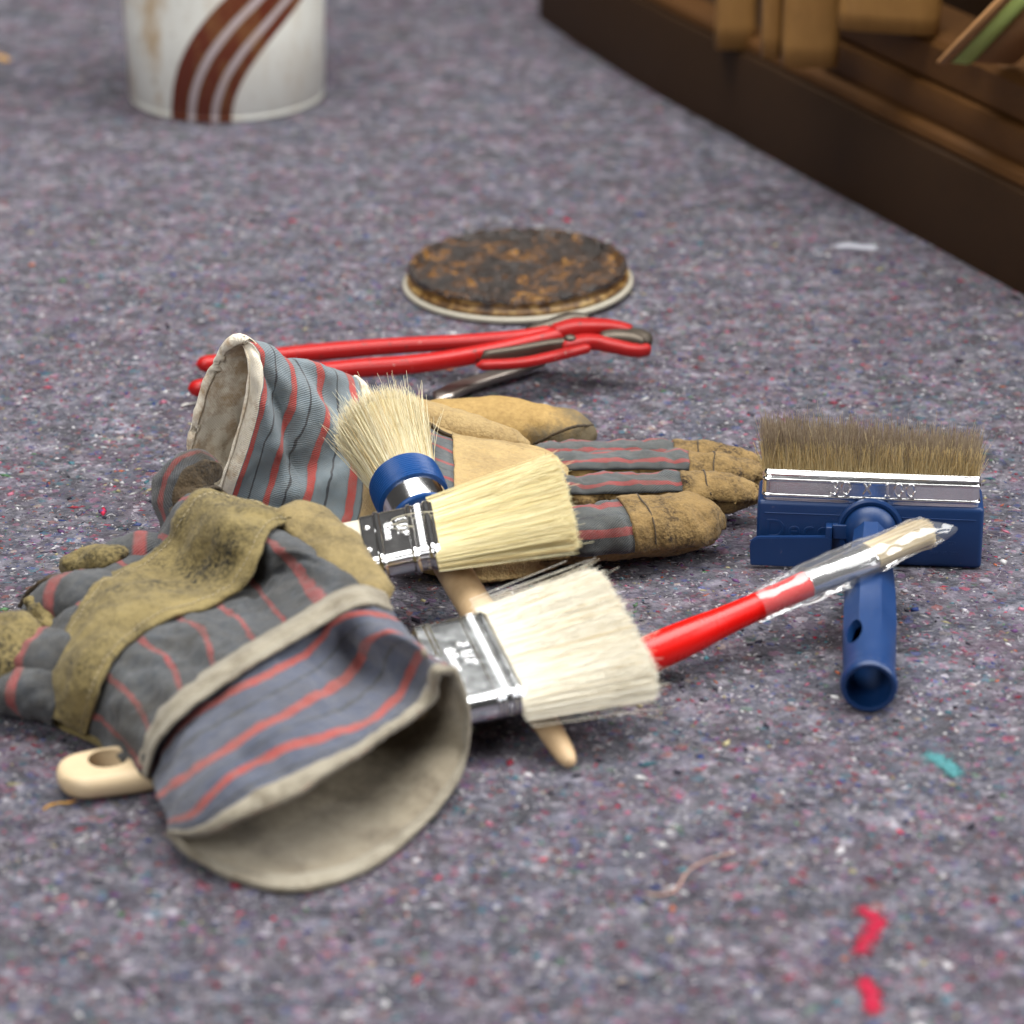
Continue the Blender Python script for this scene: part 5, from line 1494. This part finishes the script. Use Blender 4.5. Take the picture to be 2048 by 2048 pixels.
# ------------------------------------------------------------------ the back glove
def back_glove():
    g = thing("work_glove", W(900, 1080), "yellow leather and striped canvas work glove lying flat behind the brushes, fingers to the right", "work glove", "worn pair of striped work gloves")
    # cuff: mouth -> belly -> wrist; upper arc runs far rim, over the top, down the near side
    Mn = ([(380, 990, 6), (379, 940, 18), (384, 886, 30), (398, 828, 45), (418, 766, 60), (442, 710, 76), (466, 686, 84), (484, 690, 84), (496, 716, 80), (497, 756, 71), (488, 815, 57), (470, 880, 41), (449, 945, 25), (434, 1000, 10)],
          [(425, 1034, 2), (400, 1020, 1.5)])
    Mo = ([(388, 985, 6), (388, 940, 18), (394, 888, 30), (408, 830, 45), (428, 768, 60), (452, 712, 76), (478, 686, 85), (500, 683, 87), (522, 706, 83), (530, 750, 74), (522, 815, 58), (504, 880, 42), (482, 945, 26), (464, 1000, 10)],
          [(455, 1034, 2), (415, 1020, 1.5)])
    C1 = ([(470, 960, 6), (478, 910, 18), (486, 860, 32), (496, 810, 46), (508, 762, 59), (524, 722, 70), (544, 704, 76), (566, 706, 77), (584, 728, 73), (592, 775, 64), (584, 840, 50), (562, 905, 36), (545, 970, 20), (530, 1030, 6)],
          [(520, 1055, 2), (480, 1010, 1.5)])
    C2 = ([(560, 930, 6), (568, 890, 16), (576, 846, 28), (586, 800, 42), (598, 760, 54), (612, 734, 63), (630, 728, 66), (648, 738, 65), (658, 772, 58), (660, 830, 47), (650, 895, 34), (634, 960, 20), (618, 1020, 9), (606, 1062, 3)],
          [(590, 1070, 2), (570, 990, 1.5)])
    Wr = ([(670, 900, 5), (674, 866, 14), (680, 830, 26), (688, 790, 38), (696, 766, 48), (704, 754, 53), (714, 756, 54), (722, 774, 52), (727, 812, 48), (730, 860, 40), (730, 915, 30), (727, 965, 20), (722, 1010, 11), (712, 1055, 3)],
          [(700, 1060, 2), (675, 960, 1.5)])
    nt, nb = 110, 40
    G = loft([Mn, Mo, C1, C2, Wr], nt, nb, 110)
    mask = np.ones(G.shape[:2]); mask[:14] = np.linspace(0.15, 1, 14)[:, None]; mask[-8:] = np.linspace(1, 0.2, 8)[:, None]
    G = displace(G, True, 2.1, 48, 5.0, 3, mask)
    # three soft folds across the canvas
    n = grid_normals(G, True); sg = 1 if n[:, 40:60, 2].mean() > 0 else -1
    for i in range(G.shape[0]):
        v = i / (G.shape[0] - 1)
        for j in range(nt):
            u = j / nt
            f = 0
            for (u0, v0, sl, a, wd) in ((0.70, 0.42, 0.5, 5.4, 0.05), (0.80, 0.66, -0.35, 5.0, 0.05), (0.58, 0.8, 0.3, 4.0, 0.05)):
                dd = (u - u0) - sl * (v - v0)
                f -= a * math.exp(-(dd / wd) ** 2) * math.exp(-((v - v0) / 0.26) ** 2)
                f += 0.6 * a * math.exp(-((dd - 1.7 * wd) / wd) ** 2) * math.exp(-((v - v0) / 0.26) ** 2)
            G[i, j] += n[i, j] * sg * f * MM
    G[..., 2] = np.maximum(G[..., 2], 0.0006)
    U = np.concatenate([np.linspace(0, 1, nt + 1), np.linspace(1, 2, nb + 1)[1:]])
    shell("cuff", G, [M_CUFF_BACK, M_LINING], g, U=U, thick=1.3)
    # cream hem folded in at the mouth
    nn = grid_normals(G, True) * sg
    rows = G[:10]; n10 = nn[:10]
    prof = np.sin(np.linspace(0.15, math.pi * 0.5, 10))[::-1][:, None, None]
    out = G[:4] + nn[:4] * 0.35 * MM
    lip = (G[0] + (G[0] - G[3]) * 0.25)[None]
    inn = G[:22] - nn[:22] * (1.7 * MM + 0.9 * MM * np.sin(np.linspace(0, math.pi, 22))[:, None, None])
    H = np.concatenate([out[::-1], lip, inn], 0)
    H = displace(H, True, 0.45, 150, 8.0)
    H[..., 2] = np.maximum(H[..., 2], 0.0006)
    hem = grid_mesh("hem", H, M_HEMCREAM, g, wrap=True)
    m = hem.modifiers.new("thickness", 'SOLIDIFY'); m.thickness = 0.0006; m.offset = 0
    # hand
    Hh = [Wr,
          ([(785, 884, 5), (785, 858, 12), (786, 832, 22), (788, 810, 31), (792, 801, 37), (798, 806, 41), (804, 834, 43), (808, 875, 43), (809, 925, 41), (808, 975, 36), (806, 1020, 28), (804, 1060, 20), (802, 1095, 11), (800, 1122, 3)], [(790, 1080, 1.5), (785, 960, 1.5)]),
          ([(905, 914, 4), (905, 894, 11), (905, 876, 20), (906, 864, 27), (908, 862, 32), (910, 874, 37), (912, 905, 40), (914, 945, 40), (914, 990, 38), (913, 1035, 32), (911, 1075, 24), (908, 1110, 15), (904, 1142, 7), (900, 1160, 3)], [(900, 1120, 1.5), (902, 980, 1.5)]),
          ([(1000, 930, 4), (1001, 912, 10), (1002, 896, 18), (1003, 884, 25), (1005, 882, 30), (1007, 894, 34), (1009, 922, 36), (1010, 960, 36), (1011, 1000, 34), (1010, 1044, 29), (1008, 1085, 21), (1005, 1122, 12), (1002, 1150, 5), (1000, 1162, 3)], [(1000, 1120, 1.5), (1000, 1000, 1.5)]),
          ([(1092, 948, 4), (1093, 932, 9), (1094, 916, 16), (1096, 905, 22), (1098, 902, 26), (1101, 912, 29), (1104, 938, 31), (1106, 970, 31), (1108, 1008, 29), (1108, 1048, 25), (1107, 1085, 19), (1105, 1115, 11), (1102, 1136, 5), (1100, 1144, 3)], [(1098, 1110, 1.5), (1095, 1010, 1.5)]),
          ([(1130, 965, 5), (1131, 955, 8), (1132, 945, 13), (1133, 936, 17), (1134, 934, 19), (1135, 942, 21), (1136, 960, 22), (1137, 985, 22), (1138, 1015, 20), (1138, 1048, 18), (1138, 1080, 14), (1137, 1105, 8), (1135, 1120, 5), (1134, 1126, 3)], [(1132, 1100, 1.5), (1131, 1020, 1.5)])]
    G2 = loft(Hh, nt, nb, 120)
    G2 = displace(G2, True, 1.2, 60, 7.0, 3)
    G2[..., 2] = np.maximum(G2[..., 2], 0.0006)
    fuzz(G2, 4000, S(170, 142, 92), S(206, 180, 128), g, (0.0004, 0.0012), jmax=nt)
    fuzz(G, 3000, S(110, 120, 128), S(170, 176, 180), g, (0.0004, 0.0012), jmax=nt)
    shell("palm", G2, [M_LEATHER, M_LINING], g, U=U, thick=1.2)
    def sub(i0, i1, j0, j1): return G2[i0:i1, j0:j1]
    patch("hand_back", sub(22, 118, int(nt * .40), int(nt * .84)), 0.9, M_HAND_BACK, g, 1.0, 0.4)
    kp = patch("knuckle_strap", sub(46, 92, int(nt * .37), int(nt * .86)), 2.3, M_LEATHER, g, 1.4, 0.5)
    patch("wrist_tape", sub(0, 7, 4, int(nt * .8)), 1.0, M_HEMCREAM, g, 1.2, 0.3)
    # seam where the yellow palm leather folds over
    line = G2[24:96, int(nt * .385)] + np.array([0, 0, 0.0012])
    rim_tube("seam_welt", line[::6], 0.9, M_DARKLEATHER, g, n=70, closed=False, amp=0.2)
    # thumb lying away from the hand
    th = tube("thumb", WL([(800, 862, 22), (870, 856, 20), (950, 852, 18), (1040, 856, 17), (1110, 864, 15.5), (1192, 868, 13)]), [(15, 11), (17, 13), (17, 13.5), (16, 13), (14, 11.5), (10, 8)], M_THUMBTIP, g, n=90, ring=48, amp=1.3, freq=55, roundend=0.13, power=2.3)
    rim_tube("seam_welt", WL([(1068, 888, 15), (1110, 868, 21), (1150, 853, 24), (1186, 850, 19)]), 0.7, M_DARKLEATHER, th, n=50, closed=False, amp=0.2)
    # fold of leather between thumb and hand
    tube("gusset", WL([(745, 800, 40), (820, 828, 36), (900, 850, 32), (980, 872, 28), (1060, 890, 22)]), [(9, 7), (12, 8), (12, 8), (10, 7), (6, 4)], M_LEATHER, g, n=60, ring=32, amp=1.4, freq=60, roundend=0.15, roundstart=0.15)
    # fingers: leather all round, a strip of canvas on the back, a leather cap at the tip
    def finger(path, rad, a0, a1, cap_at, ca0, ca1, capmat=M_TIP, re=0.12, sd=0.0):
        P = WL(path)
        Gf, _ = tube_grid(P, rad, 96, 44, roundend=re, roundstart=0.06, power=2.3)
        Gf = displace(Gf, True, 2.0, 95, sd, 4)
        Gf = displace(Gf, True, 0.35, 230, sd + 3, 2)
        f = grid_mesh("finger", Gf, M_TIP, g, wrap=True)
        n = grid_normals(Gf, True)
        c = Gf.mean(1, keepdims=True)
        if ((Gf - c) * n).sum(2).mean() < 0: n = -n
        ang = np.arange(44) * 360 / 44
        cols = np.where((ang >= a0) & (ang <= a1))[0]
        t = np.array([np.interp(P[0, 0] + (P[-1, 0] - P[0, 0]) * 0, [0, 1], [0, 1])])
        xs = Gf[:, :, 0].mean(1)
        xcap = W(*cap_at)[0]
        ic = int(np.searchsorted(xs, xcap))
        Q = Gf[2:ic + 2, cols] + n[2:ic + 2, cols] * 1.3 * MM
        Q = displace(Q, False, 0.7, 115, sd)
        shell("finger_back", Q, M_FINGER_BACK, f, thick=0.9, inner=0, wrap=False)
        cols = np.where((ang >= ca0) & (ang <= ca1))[0]
        Q = Gf[ic - 1:, cols] + n[ic - 1:, cols] * 2.2 * MM
        Q = displace(Q, False, 0.4, 160, sd)
        cp = shell("fingertip", Q, capmat, f, thick=1.2, inner=0, wrap=False)
        k = min(7, len(Q) - 2)
        sgn = 1 if grid_normals(Q, False)[..., 2].mean() > 0 else -1
        L = Q[k] + grid_normals(Q, False)[k] * sgn * 0.0003
        rim_tube("seam", L[::4] if len(L) > 16 else L[::2], 0.35, M_DARKTHREAD, cp, n=40, closed=False, amp=0.05)
        return f
    finger([(1060, 922, 12), (1150, 920, 12), (1260, 921, 11.5), (1360, 922, 11), (1450, 926, 10.5), (1522, 934, 9.5)], [(8, 7), (9, 7.6), (9, 7.6), (9.5, 7.6), (8.5, 6.4), (6, 4.4)], 30, 160, (1354, 905, 18), 20, 200, sd=1)
    finger([(1060, 950, 15), (1150, 947, 15), (1260, 946, 14), (1360, 946, 13.5), (1450, 950, 12.5), (1532, 954, 11)], [(9, 8), (10, 8.8), (10.5, 9.2), (10.5, 8.8), (9, 7.2), (6, 4.6)], 40, 150, (1376, 920, 22), 20, 178, sd=2)
    finger([(1060, 1000, 15), (1150, 996, 15), (1250, 993, 15), (1350, 990, 14.5), (1440, 990, 13.5), (1520, 994, 12)], [(9, 8.5), (10.5, 9.2), (11, 9.4), (11, 9.0), (10, 7.8), (6.5, 5)], 40, 150, (1362, 965, 24), 20, 178, sd=3)
    finger([(1050, 1082, 15), (1130, 1075, 15.5), (1220, 1066, 16), (1300, 1057, 16), (1372, 1049, 15.5), (1440, 1043, 14.5)], [(13, 10), (15, 11.5), (16, 11.8), (16.5, 11.8), (16.5, 11.4), (15.5, 10)], 35, 196, (1254, 1040, 26), 15, 196, re=0.2, sd=4)
    return g
def mat_thumb():
    """yellow leather with a grey grimy stain worn into the tip and underside"""
    m = Mt("soiled_thumb_leather"); co = m.obj()
    n1 = m.noise(co, 90, 5, 0.65); n2 = m.noise(co, 480, 4, 0.7)
    col = m.mix(n1, S(150, 120, 70), S(186, 156, 100))
    col = m.mix(m.ramp(n2, [(0.35, (0, 0, 0)), (0.65, (0.45, 0.45, 0.45))]), col, S(118, 92, 54))
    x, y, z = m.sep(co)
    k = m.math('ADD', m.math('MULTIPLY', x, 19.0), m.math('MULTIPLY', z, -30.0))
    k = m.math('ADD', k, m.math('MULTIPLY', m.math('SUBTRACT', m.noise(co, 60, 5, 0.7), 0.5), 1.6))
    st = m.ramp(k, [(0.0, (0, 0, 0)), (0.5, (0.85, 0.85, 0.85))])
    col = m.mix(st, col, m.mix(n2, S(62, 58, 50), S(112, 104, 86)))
    h = m.math('ADD', m.math('MULTIPLY', n2, 1.2), m.math('MULTIPLY', m.noise(co, 130, 4), 1.5))
    return m.pbr(col, 0.8, Normal=m.bump(h, 0.6, 0.0008), Specular_IOR_Level=0.25)
M_THUMBTIP = mat_thumb()
back_glove()
